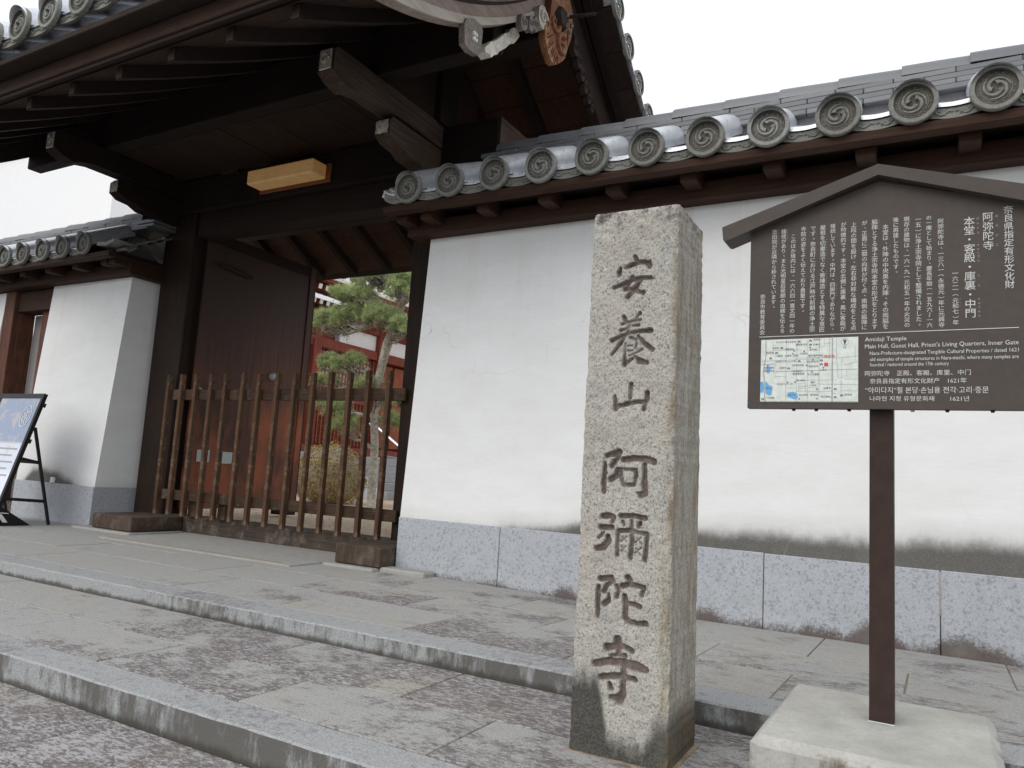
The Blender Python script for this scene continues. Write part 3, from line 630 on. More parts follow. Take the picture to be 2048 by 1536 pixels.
# bracket arms
for xc in (-6.74, -3.53):
    n = 10; w = .075
    up = [(3.44, 3.30), (3.44, 3.44), (3.47, 3.468), (4.70, 3.468), (4.70, 3.27), (4.25, 3.285), (3.80, 3.285), (3.68, 3.262), (3.62, 3.235), (3.52, 3.255)]
    am = MT['arm'] if xc > -5 else MT['dark']  # light painted in by timber: paler lit right arms, dark left ones
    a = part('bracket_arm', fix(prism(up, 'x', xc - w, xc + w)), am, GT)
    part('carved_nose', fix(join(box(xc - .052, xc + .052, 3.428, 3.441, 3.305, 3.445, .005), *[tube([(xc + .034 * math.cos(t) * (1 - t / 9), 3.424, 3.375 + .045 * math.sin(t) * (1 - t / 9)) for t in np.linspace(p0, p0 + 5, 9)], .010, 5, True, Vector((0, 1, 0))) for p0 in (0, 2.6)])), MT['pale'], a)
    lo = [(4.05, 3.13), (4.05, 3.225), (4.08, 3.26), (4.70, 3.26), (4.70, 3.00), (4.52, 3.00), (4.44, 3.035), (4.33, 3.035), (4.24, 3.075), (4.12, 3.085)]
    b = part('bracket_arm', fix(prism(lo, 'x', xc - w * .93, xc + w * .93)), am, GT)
    V = []; F = []
    for j in range(7):
        for i in range(7):
            u, v = i / 6 - .5, j / 6 - .5; V.append((xc + u * .115, 4.046 - .014 * (1 - 4 * u * u) * (1 - 4 * v * v) - .004 * math.sin(i * 2.1 + j * 1.7), 3.18 + v * .10))
    for j in range(6):
        for i in range(6): F.append((j * 7 + i, j * 7 + i + 1, j * 7 + i + 8, j * 7 + i + 7))
    part('carved_nose', (V, F), MT['pale'], b)
# gable panels
for xc in (-6.76, -3.50):
    ys = np.linspace(3.9, 5.9, 14); poly = [(3.9, 3.47), (5.9, 3.2)][::-1] and [(3.95, 3.49), (4.69, 3.49), (4.69, 3.46), (5.2, 3.46)] + [(y, zr(y) - .02) for y in np.linspace(5.2, 3.95, 9)]
    part('gable_panel', fix(prism(poly, 'x', xc - .02, xc + .02)), MT['soffit'], GT)
    V = [(xc, 4.30 + .0, 3.52)]
# rafters (front tier and rear tier) and the boards they carry
def rafter_geo(x, ya, yb_, w=.072, h=.092):
    ys = np.linspace(ya, yb_, 7); P = [(y, zr(y)) for y in ys]; Q = [(y, zr(y) + h) for y in ys[::-1]]
    return fix(prism(P + Q, 'x', x - w / 2, x + w / 2))
base_x = [-7.72 + .5215 * k for k in range(11)]
fr = part('rafter', rafter_geo(base_x[0], 2.70, 4.62), MT['dark'], GT); rr = part('rafter', rafter_geo(base_x[0], 6.80, 4.68), MT['dark'], GT)
tipm = mk('rafter_tip', fix(box(-.030, .030, -.006, 0, 0, .078, .003)), MT['arm'])
place('rafter_tip', tipm, fr, (base_x[0], 2.699, zr(2.70) + .008))
for x in base_x[1:]:
    for src in (fr, rr):
        o = src.copy(); COL.objects.link(o); o.parent = GT; o.location = src.location + Vector((x - base_x[0], 0, 0)); WL[o.name] = WL[src.name] + Vector((x - base_x[0], 0, 0))
        if src is fr: place('rafter_tip', tipm, o, (x, 2.699, zr(2.70) + .008))
def slope_strip(ya, yb_, off, th, x0, x1, n=3):
    ys = np.linspace(ya, yb_, n); P = [(y, zr(y) + off) for y in ys]; Q = [(y, zr(y) + off + th) for y in ys[::-1]]; return fix(prism(P + Q, 'x', x0, x1))
y = 2.66
while y < 4.64:
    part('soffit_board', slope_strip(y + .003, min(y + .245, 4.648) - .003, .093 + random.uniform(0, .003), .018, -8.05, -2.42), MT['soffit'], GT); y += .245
y = 6.84
while y > 4.66:
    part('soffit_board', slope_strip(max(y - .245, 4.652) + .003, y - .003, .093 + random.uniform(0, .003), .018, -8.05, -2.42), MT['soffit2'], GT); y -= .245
# eave timbers, built out towards the tiles
ze = zr(2.70) + .092
part('eaves_fascia', box(-8.1, -2.38, 2.585, 2.70, ze - .002, ze + .105, .006), MT['wallbeam'], GT)
part('eaves_fascia', box(-8.1, -2.34, 2.46, 2.60, ze + .107, ze + .150, .005), MT['hafu_dark'], GT)
part('eaves_fascia', box(-8.1, -2.38, 6.82, 6.93, zr(6.8) + .09, zr(6.8) + .19, .006), MT['wallbeam'], GT)
# roof tiles
GR, GS, GY, GZ = .116, .3485, 2.40, 3.49
GE = eave_tile_mesh(GR, .62, .5); smooth_by(GE); GP = pan_tile_mesh(GS, GR, .6, .5)
gx = [-5.31 + GS * k for k in range(-8, 9)]
for x in gx: place('round_eave_tile', GE, GT, (x, GY, GZ), (0, random.uniform(-.04, .04), random.uniform(-.03, .03)))
for x in gx[:-1]: place('eave_pan_tile', GP, GT, (x + GS / 2, GY + .05, GZ))
def ribbed(y0, y1, z_of, xa, xb, s, x_of, amp=.11, ny=9):
    V = []; F = []; xs = np.arange(xa, xb + .001, s / 8)
    for y in np.linspace(y0, y1, ny):
        for x in xs: V.append((x, y, z_of(y) + amp * max(0, math.cos((x - x_of) / s * 2 * PI)) ** .55))
    m = len(xs)
    for j in range(ny - 1):
        for i in range(m - 1): F.append((j * m + i, j * m + i + 1, (j + 1) * m + i + 1, (j + 1) * m + i))
    return V, F
zt_ = lambda y: zr(y) + .30 + .02 * abs(y - 4.65)
part('front_tile_slope', ribbed(2.85, 4.65, zt_, -8.2, -2.2, GS, gx[0]), MT['tile'], GT)
part('rear_tile_slope', ribbed(7.05, 4.65, zt_, -8.2, -2.2, GS, gx[0]), MT['tile'], GT)
part('roof_bed', fix(prism([(y, zr(y) + .115) for y in np.linspace(2.60, 6.95, 18)] + [(y, zr(y) + .27) for y in np.linspace(6.95, 2.60, 18)], 'x', -8.12, -2.36)), MT['darky'], GT)
part('main_ridge', box(-8.1, -2.3, 4.50, 4.80, 4.70, 5.12, .02), MT['tile'], GT)
part('ridge_cap', tube([(-8.15, 4.65, 5.14), (-2.25, 4.65, 5.14)], .11, 12), MT['tile'], GT)
# bargeboards
def barge(x0, x1, h, ya, yb_, off=0.0, n=22):
    ys = np.linspace(ya, yb_, n); return fix(prism([(y, zb(y) + off) for y in ys] + [(y, zb(y) + off + h + .02 * abs(y - 4.65)) for y in ys[::-1]], 'x', x0, x1))
for s, xh in ((1, -2.40), (-1, -7.96)):
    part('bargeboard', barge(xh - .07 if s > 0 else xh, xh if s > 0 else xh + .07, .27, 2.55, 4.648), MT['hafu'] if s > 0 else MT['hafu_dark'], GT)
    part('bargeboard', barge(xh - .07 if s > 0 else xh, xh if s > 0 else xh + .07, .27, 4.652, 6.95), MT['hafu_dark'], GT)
    xo = xh + s * .004
    if s > 0:
        part('bargeboard_bead', barge(xh, xh + .012, .030, 2.55, 4.6, .0005), MT['bead'], GT)
        part('bargeboard_groove', barge(xh + .0005, xh + .005, .004, 2.9, 4.3, .135), MT['hafu_dark'], GT)
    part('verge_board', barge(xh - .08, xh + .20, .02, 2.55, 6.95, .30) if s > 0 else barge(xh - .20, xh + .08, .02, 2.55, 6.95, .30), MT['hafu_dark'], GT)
    part('verge_batten', barge(xh + .06, xh + .12, .05, 2.55, 6.95, .245) if s > 0 else barge(xh - .12, xh - .06, .05, 2.55, 6.95, .245), MT['dark'], GT)
# verge tiles: short barrels whose medallions look along +X
VE = mk('verge_tile', join(medallion(.102, .03), barrel(.102, .09, .30, .05)), [MT['tile'], MT['tileface'], MT['tiledeep']]); smooth_by(VE)
def walk(sgn):
    y = 4.65 + sgn * .12; out = []
    while (y < 7.0 if sgn > 0 else y > 2.5):
        out.append(y); d = abs(y - 4.65); sl = .98 - .38 * d; y += sgn * .315 / math.sqrt(1 + sl * sl)
    return out
for sgn in (1, -1):
    ys = walk(sgn)
    for y in ys: place('verge_tile', VE, GT, (-2.10, y, zb(y) + .395), (0, 0, PI / 2))
    for ya_, yb2 in zip(ys[:-1], ys[1:]):
        pts = [];
        for t in np.linspace(0, 1, 9):
            y = ya_ + (yb2 - ya_) * t; pts.append((y, zb(y) + .395 - .045 * math.sin(PI * t) - .01))
        g = fix(prism(pts + [(y, z + .022) for y, z in pts[::-1]], 'x', -2.42, -2.115)); part('verge_pan_tile', g, MT['tile'], GT); part('verge_pan_edge', fix(prism(pts + [(y, z + .014) for y, z in pts[::-1]], 'x', -2.114, -2.108)), MT['tile'], GT)
for sgn in (1, -1):
    y = 4.65 + sgn * .27; k = 0
    while 2.7 < y < 6.9:
        y2 = y + sgn * .25; ys = np.linspace(y + sgn * .004, y2 - sgn * .004, 3)
        part('verge_underboard', fix(prism([(q, zb(q) + .27) for q in ys] + [(q, zb(q) + .295) for q in ys[::-1]], 'x', -2.32, -2.125)), MT['hafu_dark'], GT); y = y2

# carved gable pendant at the apex
def lobed(cy, cz, pts): return [(cy + a, cz + b) for a, b in pts]
pend = [(4.361, 4.14), (4.341, 3.898), (4.28, 3.801), (4.279, 3.731), (4.30, 3.69), (4.323, 3.669), (4.345, 3.635), (4.374, 3.627), (4.40, 3.600), (4.431, 3.604), (4.46, 3.610), (4.504, 3.64), (4.557, 3.686), (4.60, 3.73), (4.616, 3.768), (4.647, 3.849), (4.688, 3.937), (4.70, 4.04), (4.68, 4.16), (4.55, 4.30), (4.45, 4.30)]
PD = part('gable_pendant', fix(prism(pend, 'x', -2.395, -2.345)), MT['carve'], GT)
def scroll(cy, cz, r0, turns, x, rad, start=0., sgn=1):
    return tube([(x, cy + sgn * r0 * (1 - .8 * s) * math.cos(start + turns * 2 * PI * s), cz + r0 * (1 - .8 * s) * math.sin(start + turns * 2 * PI * s)) for s in np.linspace(0, 1, 22)], [rad * (1 - .5 * s) for s in np.linspace(0, 1, 22)], 6, True, Vector((1, 0, 0)))
part('pendant_scroll', join(scroll(4.535, 3.79, .085, 1.25, -2.342, .026, 1.2), scroll(4.41, 3.90, .075, 1.0, -2.342, .020, 2.6, -1)), MT['carve'], PD)
fr_ = []
for (a0, a1) in (((4.30, 3.73), (4.37, 3.80)), ((4.33, 3.67), (4.40, 3.76)), ((4.38, 3.63), (4.43, 3.73)), ((4.43, 3.61), (4.46, 3.71)), ((4.49, 3.64), (4.49, 3.70)), ((4.31, 3.80), (4.36, 3.88)), ((4.60, 3.75), (4.61, 3.83)), ((4.64, 3.86), (4.63, 3.95))):
    part('pendant_feather', tube([(-2.345, *a0), (-2.341, (a0[0] + a1[0]) / 2 - .01, (a0[1] + a1[1]) / 2), (-2.345, *a1)], [.004, .012, .004], 5, True, Vector((1, 0, 0))), MT['carve'], PD)
gr_ = [tube([(-2.3445, y0 + .014, z0), (-2.3445, y1 + .014, z1)], [.0045, .003], 4, True, Vector((1, 0, 0))) for (y0, z0), (y1, z1) in (((4.30, 3.73), (4.38, 3.80)), ((4.33, 3.67), (4.40, 3.76)), ((4.38, 3.63), (4.43, 3.73)), ((4.43, 3.61), (4.46, 3.71)), ((4.47, 3.62), (4.475, 3.69)), ((4.36, 3.88), (4.40, 3.99)))]
for g_ in gr_: part('carved_groove', g_, MT['dark'], PD)
part('pendant_boss', fix(join(tube([(-2.36, 4.50, 3.98), (-2.31, 4.50, 3.98)], [.10, .07], 6, True), tube([(-2.31, 4.555, 4.02), (-2.12, 4.60, 4.02)], .013, 6))), MT['hafu_dark'], PD)
for g_ in [tube([(-2.315, 4.57 + .035 * math.cos(a), 3.985 + .06 * math.sin(a)), (-2.300, 4.57 + .05 * math.cos(a), 3.985 + .085 * math.sin(a))], [.020, .012], 6, True, Vector((0, 0, 1))) for a in np.arange(5) * PI / 2.5]: part('boss_petal', g_, MT['carve_grey'], PD)
def fin(pts, mat):
    gs = []
    for (cy, cz, r, ax) in pts:
        gs.append(prism([(cy + r * (1 + .10 * math.cos(3 * a)) * math.cos(a), cz + ax * r * math.sin(a)) for a in np.linspace(0, 2 * PI, 15)[:-1]], 'x', -2.395, -2.352)); gs.append(scroll(cy, cz, r * .72, 1.2, -2.350, r * .20))
    part('cloud_fin', fix(join(*gs)), MT[mat], GT)
fin([(4.258, 3.85, .072, 1.15)], 'bead'); fin([(4.165, 3.745, .036, 1.5)], 'carve_grey'); fin([(4.10, 3.715, .034, 1.7)], 'carve_grey'); fin([(4.00, 3.665, .045, 1.2)], 'carve_grey')
fin([(4.80, 3.93, .045, 1.5)], 'hafu_dark'); fin([(4.87, 3.86, .042, 1.5)], 'hafu_dark'); fin([(4.94, 3.79, .040, 1.5)], 'hafu_dark'); fin([(5.01, 3.72, .036, 1.5)], 'hafu_dark'); fin([(5.08, 3.66, .032, 1.4)], 'hafu_dark'); fin([(5.14, 3.61, .028, 1.4)], 'hafu_dark')
# small pendant covering the end of the front purlin
KP = part('purlin_pendant', fix(prism([(3.375, 3.33), (3.360, 3.285), (3.366, 3.235), (3.374, 3.172), (3.437, 3.160), (3.526, 3.180), (3.545, 3.215), (3.552, 3.30), (3.556, 3.352), (3.535, 3.38), (3.454, 3.372)], 'x', -2.415, -2.375)), MT['carve_grey'], GT)
part('pendant_flower', fix(join(*[tube([(-2.374, 3.464 + .016 * math.cos(a), 3.263 + .022 * math.sin(a)), (-2.360, 3.464 + .020 * math.cos(a), 3.263 + .026 * math.sin(a))], [.014, .009], 6) for a in np.arange(4) * PI / 2 + .8])), MT['white'], KP)
wp = [(3.721, 3.359), (3.725, 3.33), (3.77, 3.345), (3.801, 3.336), (3.83, 3.37), (3.868, 3.392), (3.887, 3.423), (3.963, 3.489), (4.018, 3.553), (4.06, 3.575), (4.092, 3.611), (4.134, 3.669), (4.099, 3.70), (4.06, 3.69), (4.021, 3.663), (3.985, 3.61), (3.951, 3.589), (3.924, 3.558), (3.843, 3.475), (3.78, 3.43)]
part('whitened_purlin_end', fix(prism(wp, 'x', -2.54, -2.46)), MT['pale'], GT)

# door leaves, swung inwards
def leaf(xh, sgn, ironwork=True):
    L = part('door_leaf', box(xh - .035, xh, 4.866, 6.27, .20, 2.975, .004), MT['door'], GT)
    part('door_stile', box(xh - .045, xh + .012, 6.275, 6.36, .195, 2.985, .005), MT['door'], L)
    part('door_rail', box(xh - .030, xh + .006, 4.87, 6.272, 2.86, 2.978, .004), MT['darky'], L)
    if ironwork:
        for (yy, zz) in ((4.93, 1.35), (5.85, 1.63)):
            k = [(xh + .05 * math.sin(t), .045 * math.cos(t)) for t in np.linspace(0, PI / 2, 6)]
            V = []; F = []
            for (xx, rr2) in k:
                for q in range(12): V.append((xx, yy + rr2 * math.cos(q * PI / 6), zz + rr2 * math.sin(q * PI / 6)))
            for i in range(5):
                for q in range(12): F.append((i * 12 + q, i * 12 + (q + 1) % 12, (i + 1) * 12 + (q + 1) % 12, (i + 1) * 12 + q))
            part('door_stud', fix((V, F)), MT['zinc'], L)
        pl = part('iron_plate', box(xh, xh + .008, 4.99, 5.14, .66, .78, .003), MT['zinc'], L)
        pl2 = part('iron_plate', box(xh, xh + .008, 5.26, 5.42, .655, .775, .003), MT['zinc'], L)
        part('bolt_bar', tube([(xh + .03, 5.02, 2.66), (xh + .03, 5.42, 2.63)], .022, 8), MT['hafu_dark'], L)
    return L
leaf(-6.37, 1)
L2 = leaf(-3.66, -1, False)
part('rear_post', box(-6.80, -6.60, 6.42, 6.62, .1, 3.02, .006), MT['post'], GT)
part('rear_post', box(-3.86, -3.66, 6.42, 6.62, .1, 3.02, .006), MT['post'], GT)
part('hinge_post', box(-6.66, -6.422, 4.862, 5.0, .1, 3.1, .006), MT['post'], GT)
part('hinge_post', box(-3.65, -3.45, 4.862, 5.0, .1, 3.1, .006), MT['post'], GT)
for xc in (-6.55, -3.73): part('side_tie_beam', box(xc - .05, xc + .05, 4.87, 6.42, 2.72, 2.86, .006), MT['dark'], GT)

# lamp on the cross beam
LP = root('wall_lamp', (-4.95, 4.62, 3.16), 'rectangular amber lamp box fixed to the dark beam above the gate opening', 'lamp')
part('lamp_shade', box(-5.475, -4.665, 4.50, 4.675, 3.188, 3.318, .012), MT['shade'], LP)
part('mounting_plate', box(-5.50, -4.62, 4.677, 4.697, 3.165, 3.335, .004), MT['copper'], LP)
for xx in (-5.45, -4.71): part('screw_cap', tube([(xx, 4.501, 3.255), (xx, 4.492, 3.255)], [.009, .007], 8, True, Vector((0, 0, 1))), MT['white'], LP)

# picket barrier standing across the opening
PF = root('picket_barrier', (-5.1, 4.67, 0), 'low brown picket barrier standing across the gate opening, in front of the open door', 'fence')
px = [-6.425, -6.240, -6.040, -5.825, -5.630, -5.410, -5.205, -4.985, -4.775, -4.570, -4.365, -4.165, -3.965, -3.765]
pk = mk('picket', box(-.019, .019, -.045, 0, 0, 1.315, .003), MT['fence'])
for i, x in enumerate(px):
    o = place('picket', pk, PF, (x, 4.674, .150 + random.uniform(-.006, .010)), (0, random.uniform(-.006, .006), random.uniform(-.02, .02)))
part('rail', box(-6.40, -3.62, 4.675, 4.706, 1.235, 1.335, .003), MT['rail'], PF)
part('rail', box(-6.42, -3.62, 4.675, 4.706, .298, .390, .003), MT['rail'], PF)
for xx in (-6.0, -5.60): part('foot_prop', box(xx - .05, xx + .05, 4.71, 4.80, .157, .298, .004), MT['rail'], PF)

# ------------------------------------------------------------------ carved stone pillar
def stone_pillar():
    sx, sy, sz = -.944, 2.118, -.077; H = 1.616
    nx, nz = 118, 650; dep = .285
    u = np.linspace(0, 1, nx); w = np.linspace(0, 1, nz); U, W = np.meshgrid(u, w)
    wid = .293 - .020 * W
    X = U * wid; Z = W * H                                # local millimetre frame of the strokes: x from left edge, z above pavement level
    D = np.zeros_like(X); DP = np.full_like(X, -1.)
    zw = Z + sz                                            # world height
    jit = RNG.normal(0, 1, (nz // 6 + 2, nx // 6 + 2))
    def smooth_noise(sc, seed):
        r = np.random.default_rng(seed); g = r.normal(0, 1, (int(nz / sc) + 3, int(nx / sc) + 3))
        a = W * (nz / sc); b = U * (nx / sc); i = a.astype(int); j = b.astype(int); fa, fb = a - i, b - j
        return (g[i, j] * (1 - fa) * (1 - fb) + g[i + 1, j] * fa * (1 - fb) + g[i, j + 1] * (1 - fa) * fb + g[i + 1, j + 1] * fa * fb)
    wob = smooth_noise(3, 1) * .8
    for s in STROKES:
        for (x0, z0, r0), (x1, z1, r1) in zip(s[:-1], s[1:]):
            x0, z0, r0, x1, z1, r1 = [q / 1000 for q in (x0, z0, r0, x1, z1, r1)]
            dx, dz = x1 - x0, z1 - z0; L2_ = dx * dx + dz * dz
            t = np.clip(((X - x0) * dx + (zw - z0) * dz) / L2_, 0, 1)
            r = r0 + (r1 - r0) * t
            d = np.hypot(X - x0 - t * dx, zw - z0 - t * dz)
            q = np.clip((r * 1.22 + .0012 + wob * .0010 - d) / .0036, 0, 1)
            q = q * q * (3 - 2 * q); q *= np.clip(r / .006, .45, 1.0)
            D = np.maximum(D, q)
    rough = smooth_noise(2, 2) * .0006 + smooth_noise(7, 3) * .0010 + smooth_noise(30, 4) * .0012
    chipL = np.clip(1 - X / .008, 0, 1) * (.002 + .0025 * np.clip(smooth_noise(9, 5), -1, 2)); chipR = np.clip(1 - (wid - X) / .008, 0, 1) * (.003 + .004 * np.clip(smooth_noise(9, 6), -1, 2))
    chipT = np.clip(1 - (H - Z) / .010, 0, 1) * .006
    Y = D * .015 + rough + np.maximum(0, chipL) + np.maximum(0, chipR) + chipT
    edgeL = .0011 * smooth_noise(6, 7); edgeR = .0012 * smooth_noise(6, 8); Xo = X + edgeL * (1 - U) ** 6 + edgeR * U ** 6
    V = np.stack([Xo + sx, Y + sy, Z + sz], -1).reshape(-1, 3).tolist(); C = D.reshape(-1).tolist()
    F = [(j * nx + i, j * nx + i + 1, (j + 1) * nx + i + 1, (j + 1) * nx + i) for j in range(nz - 1) for i in range(nx - 1)]
    # sides: coarse grids sharing the worn edge
    ns = 24; sn_ = smooth_noise(26, 11); sn2_ = smooth_noise(4, 12)
    def side(col, sgn):
        base = len(V)
        for j in range(nz):
            e = V[j * nx + col]
            for k in range(1, ns + 1):
                t = k / ns; V.append((e[0] + sgn * (.0006 * sn_[j, k * 4] + .0007 * sn2_[j, k * 4]) - sgn * .004 * t, sy + .006 + (dep - .012) * t if k else e[1], e[2])); C.append(0.)
        for j in range(nz - 1):
            for k in range(ns):
                a = j * nx + col if k == 0 else base + j * ns + k - 1; b = (j + 1) * nx + col if k == 0 else base + (j + 1) * ns + k - 1
                c = base + (j + 1) * ns + k; d = base + j * ns + k
                F.append((a, d, c, b) if sgn > 0 else (b, c, d, a))
        return base
    bR = side(nx - 1, 1); bL = side(0, -1)
    # back and top
    for j in range(0, nz - 1):
        F.append((bR + j * ns + ns - 1, bL + j * ns + ns - 1, bL + (j + 1) * ns + ns - 1, bR + (j + 1) * ns + ns - 1))
    topf = [(nz - 1) * nx + i for i in range(nx)]
    rr_ = [bR + (nz - 1) * ns + k for k in range(ns)]; ll = [bL + (nz - 1) * ns + k for k in range(ns)]
    c0 = len(V); V.append((sx + .137, sy + dep / 2, sz + H + .004)); C.append(0.)
    loop = topf + rr_ + ll[::-1]
    for a, b in zip(loop, loop[1:] + loop[:1]): F.append((a, b, c0))
    org = Vector((sx + .146, sy + dep / 2, sz))
    me = bpy.data.meshes.new('stone_pillar'); me.from_pydata([(x - org.x, y - org.y, z - org.z) for x, y, z in V], [], F); me.update(); me.materials.append(MT['stele'])
    at = me.attributes.new('carve', 'FLOAT', 'POINT'); at.data.foreach_set('value', C)
    for p in me.polygons: p.use_smooth = True
    me.set_sharp_from_angle(angle=math.radians(50))
    o = place('stone_pillar', me, None, org)
    setp(o, 'tall square beige granite pillar carved with seven large brown kanji, dark and mossy at its foot', 'stone pillar')
    return o
stone_pillar()
part('mortar_joint', box(-.955, -.640, 2.110, 2.412, -.079, -.0745), MT['mortar'], bpy.data.objects['middle_pavement'])

# ------------------------------------------------------------------ lettering
_gl = {}
def glyph_geo(ch):
    if ch in _gl: return _gl[ch]
    cu = bpy.data.curves.new('glyph', 'FONT'); cu.body = ch; cu.size = 1; cu.resolution_u = 2; cu.fill_mode = 'FRONT' if hasattr(cu, 'fill_mode') else cu.fill_mode
    o = bpy.data.objects.new('glyph', cu); COL.objects.link(o); bpy.context.view_layer.update()
    dg = bpy.context.evaluated_depsgraph_get(); me = o.evaluated_get(dg).to_mesh()
    g = ([tuple(v.co) for v in me.vertices], [tuple(p.vertices) for p in me.polygons])
    o.evaluated_get(dg).to_mesh_clear(); COL.objects.unlink(o); bpy.data.objects.remove(o); bpy.data.curves.remove(cu)
    _gl[ch] = g; return g
def bounds(g):
    a = np.array(g[0]); return a[:, 0].min(), a[:, 0].max(), a[:, 1].min(), a[:, 1].max()
_b = bounds(glyph_geo('国')); EM = (_b[1] - _b[0]) / .84; GCX, GCY = (_b[0] + _b[1]) / 2, (_b[2] + _b[3]) / 2
VERT = {'（': '︵', '）': '︶', '、': '、', '。': '。', '～': '〜'}
def column(name, text, x, zt, zb_, y, mat, parent, size=None, em=None):
    n = len(text); pitch = (zt - zb_) / max(1, n); em = em or pitch * 1.0; V = []; F = []
    for i, ch in enumerate(text):
        if ch in '　 ': continue
        g = glyph_geo(ch)
        if not g[0]: continue
        cz = zt - pitch * (i + .5); s = em / EM; n0 = len(V)
        rot = ch in '（）～ー'; dx, dz = (.42 * em, .30 * em) if ch in '、。' else (0, 0)
        if rot: b = bounds(g); gx, gy = ((b[0] + b[1]) / 2, (b[2] + b[3]) / 2)
        else: gx, gy = GCX, GCY
        for (a, b, c) in g[0]:
            a, b = (a - gx) * s, (b - gy) * s
            if rot: a, b = b, -a
            V.append((x + a + dx, y, cz + b + dz))
        F += [tuple(q + n0 for q in f) for f in g[1]]
    return part(name, (V, F), mat, parent)
def line(name, text, x0, x1, z, h, y, mat, parent, bold=False):
    """horizontal line from x0 to x1 with its baseline at z and cap height h"""
    g = glyph_geo(text); b = bounds(g); ref = bounds(glyph_geo('H' if ord(text[0]) < 0x2500 else '国')); sz = h / (ref[3] - ref[2]); sx_ = (x1 - x0) / (b[1] - b[0])
    z0 = 0 if ord(text[0]) < 0x2500 else ref[2]
    V = [(x0 + (a - b[0]) * sx_, y, z + (c - z0) * sz) for a, c, _ in g[0]]
    return part(name, (V, g[1]), mat, parent)

# ------------------------------------------------------------------ notice board
NB = root('notice_board', (-.136, 2.3, -.077), 'brown gabled notice board with white Japanese, English, Chinese and Korean text and a small map', 'notice board')
part('footing', fix((lambda g: ([(x * (1 if z > .05 else 1) , y, z) for x, y, z in g[0]], g[1]))(box(-.405, .128, 1.955, 2.580, -.085, .12, .022))), MT['concrete'], NB)
part('footing_skirt', box(-.398, .121, 1.962, 2.573, -.085, .085, .004), MT['concrete'], NB)
part('post', box(-.1655, -.1065, 2.280, 2.338, .118, 1.50, .002), MT['postmetal'], NB)
part('weld_bead', tube([(-.167, 2.2785, .121), (-.105, 2.2785, .121)], .0025, 5), MT['zinc'], NB)
yb_ = 2.245
panel = [(-.486, .939), (.206, .939), (.206, 1.484), (-.14, 1.590), (-.486, 1.478)]
part('panel', fix(prism(panel, 'y', yb_, 2.278)), MT['board'], NB)
for s in (-1, 1):
    xe = -.14 + s * .425; ze_ = 1.586 - .425 * .322
    poly = [(-.14, 1.586), (-.14, 1.617), (xe, ze_ + .034), (xe + s * -.004, ze_ - .006), (xe - s * .012, ze_ - .010)]
    part('roof_moulding', fix(prism(poly, 'y', yb_ - .032, 2.300)), MT['board'], NB)
for s in (-1, 1):
    xe = -.14 + s * .405; ze_ = 1.586 - .405 * .322
    part('moulding_lip', fix(prism([(-.14, 1.580), (-.14, 1.587), (xe, ze_ + .002), (xe, ze_ - .006)], 'y', yb_ - .010, 2.29)), MT['postmetal'], NB)
for xx in (-.36, -.30, -.215, -.06, .02, .12): part('bolt_head', tube([(xx, 2.262, .9395), (xx, 2.262, .933)], [.006, .004], 8, True, Vector((1, 0, 0))), MT['postmetal'] if xx != -.06 else MT['zinc'], NB)
yt_ = yb_ - .0012
texts = ['奈良県指定有形文化財', '阿弥陀寺', '本堂・客殿・庫裏・中門', '一六二一（元和七）年', '阿弥陀寺は、一三八一（永徳元）年に元興寺', 'の一庵として始まり、慶長年間（一五九六～一六', '一五）に浄土宗寺院として整備されました。', '現存の建物は、一六一九（元和五）年の火災の', '後に再建したものです。', '本堂は、外陣の中央奥を内陣、その両脇を', '脇陣とする浄土宗寺院本堂の形式をとります', 'が、正面に二間の向拝が付く点、南側の脇陣に', '上段の間を設け、左右非対称な構成をとる点', 'が特徴的です。本堂の北側に庫裏、奥に客殿が', '接続しています。中門は、四脚門でありながら、', '屋根を切妻造でなく寄棟造とする特異な意匠', 'です。奈良町における江戸時代前期の浄土宗', '寺院の姿をよく伝えており貴重です。', 'このほか境内には、一六六四（寛文四）年の', '鐘楼があり、また光明皇后発願の由緒を伝える', '悲田院が近隣から移されています。', '奈良市教育委員会']
for i, (tx, (x, zt, zb2)) in enumerate(zip(texts, COLS)):
    p = (zt - zb2) / len(tx); em = p * 1.0 if i not in (1, 2) else p * (.98 if i == 1 else 1.06)
    column('text_column', tx, x, zt, zb2, yt_, MT['ink_white'], NB, em=min(em, .0262))
for tx, i, a, b in (('あみだじ', 1, 0, 1), ('ほんどう', 2, 0, .19), ('きゃくでん', 2, .27, .46), ('くり', 2, .54, .74), ('ちゅうもん', 2, .80, 1), ('げんな', 3, .5, .68), ('わきじん', 10, 0, .1), ('げじん', 9, .2, .3), ('ないじん', 9, .57, .68), ('こうはい', 11, .38, .48), ('きりづまづくり', 15, .13, .3), ('よせむねづくり', 15, .43, .58), ('しきゃくもん', 14, .55, .68), ('しょうろう', 19, 0, .1), ('ひでんいん', 20, 0, .18)):
    x, zt, zb2 = COLS[i]; off = .0195 if i in (1, 2) else .0105; H_ = zt - zb2
    column('furigana', tx, x + off, zt - a * H_, zt - b * H_, yt_, MT['map_grey'], NB, em=.0075 if i in (1, 2) else .0042)
part('rule_line', box(-.456, .178, yt_ - .0002, yt_, 1.1468, 1.1486), MT['ink_white'], NB)
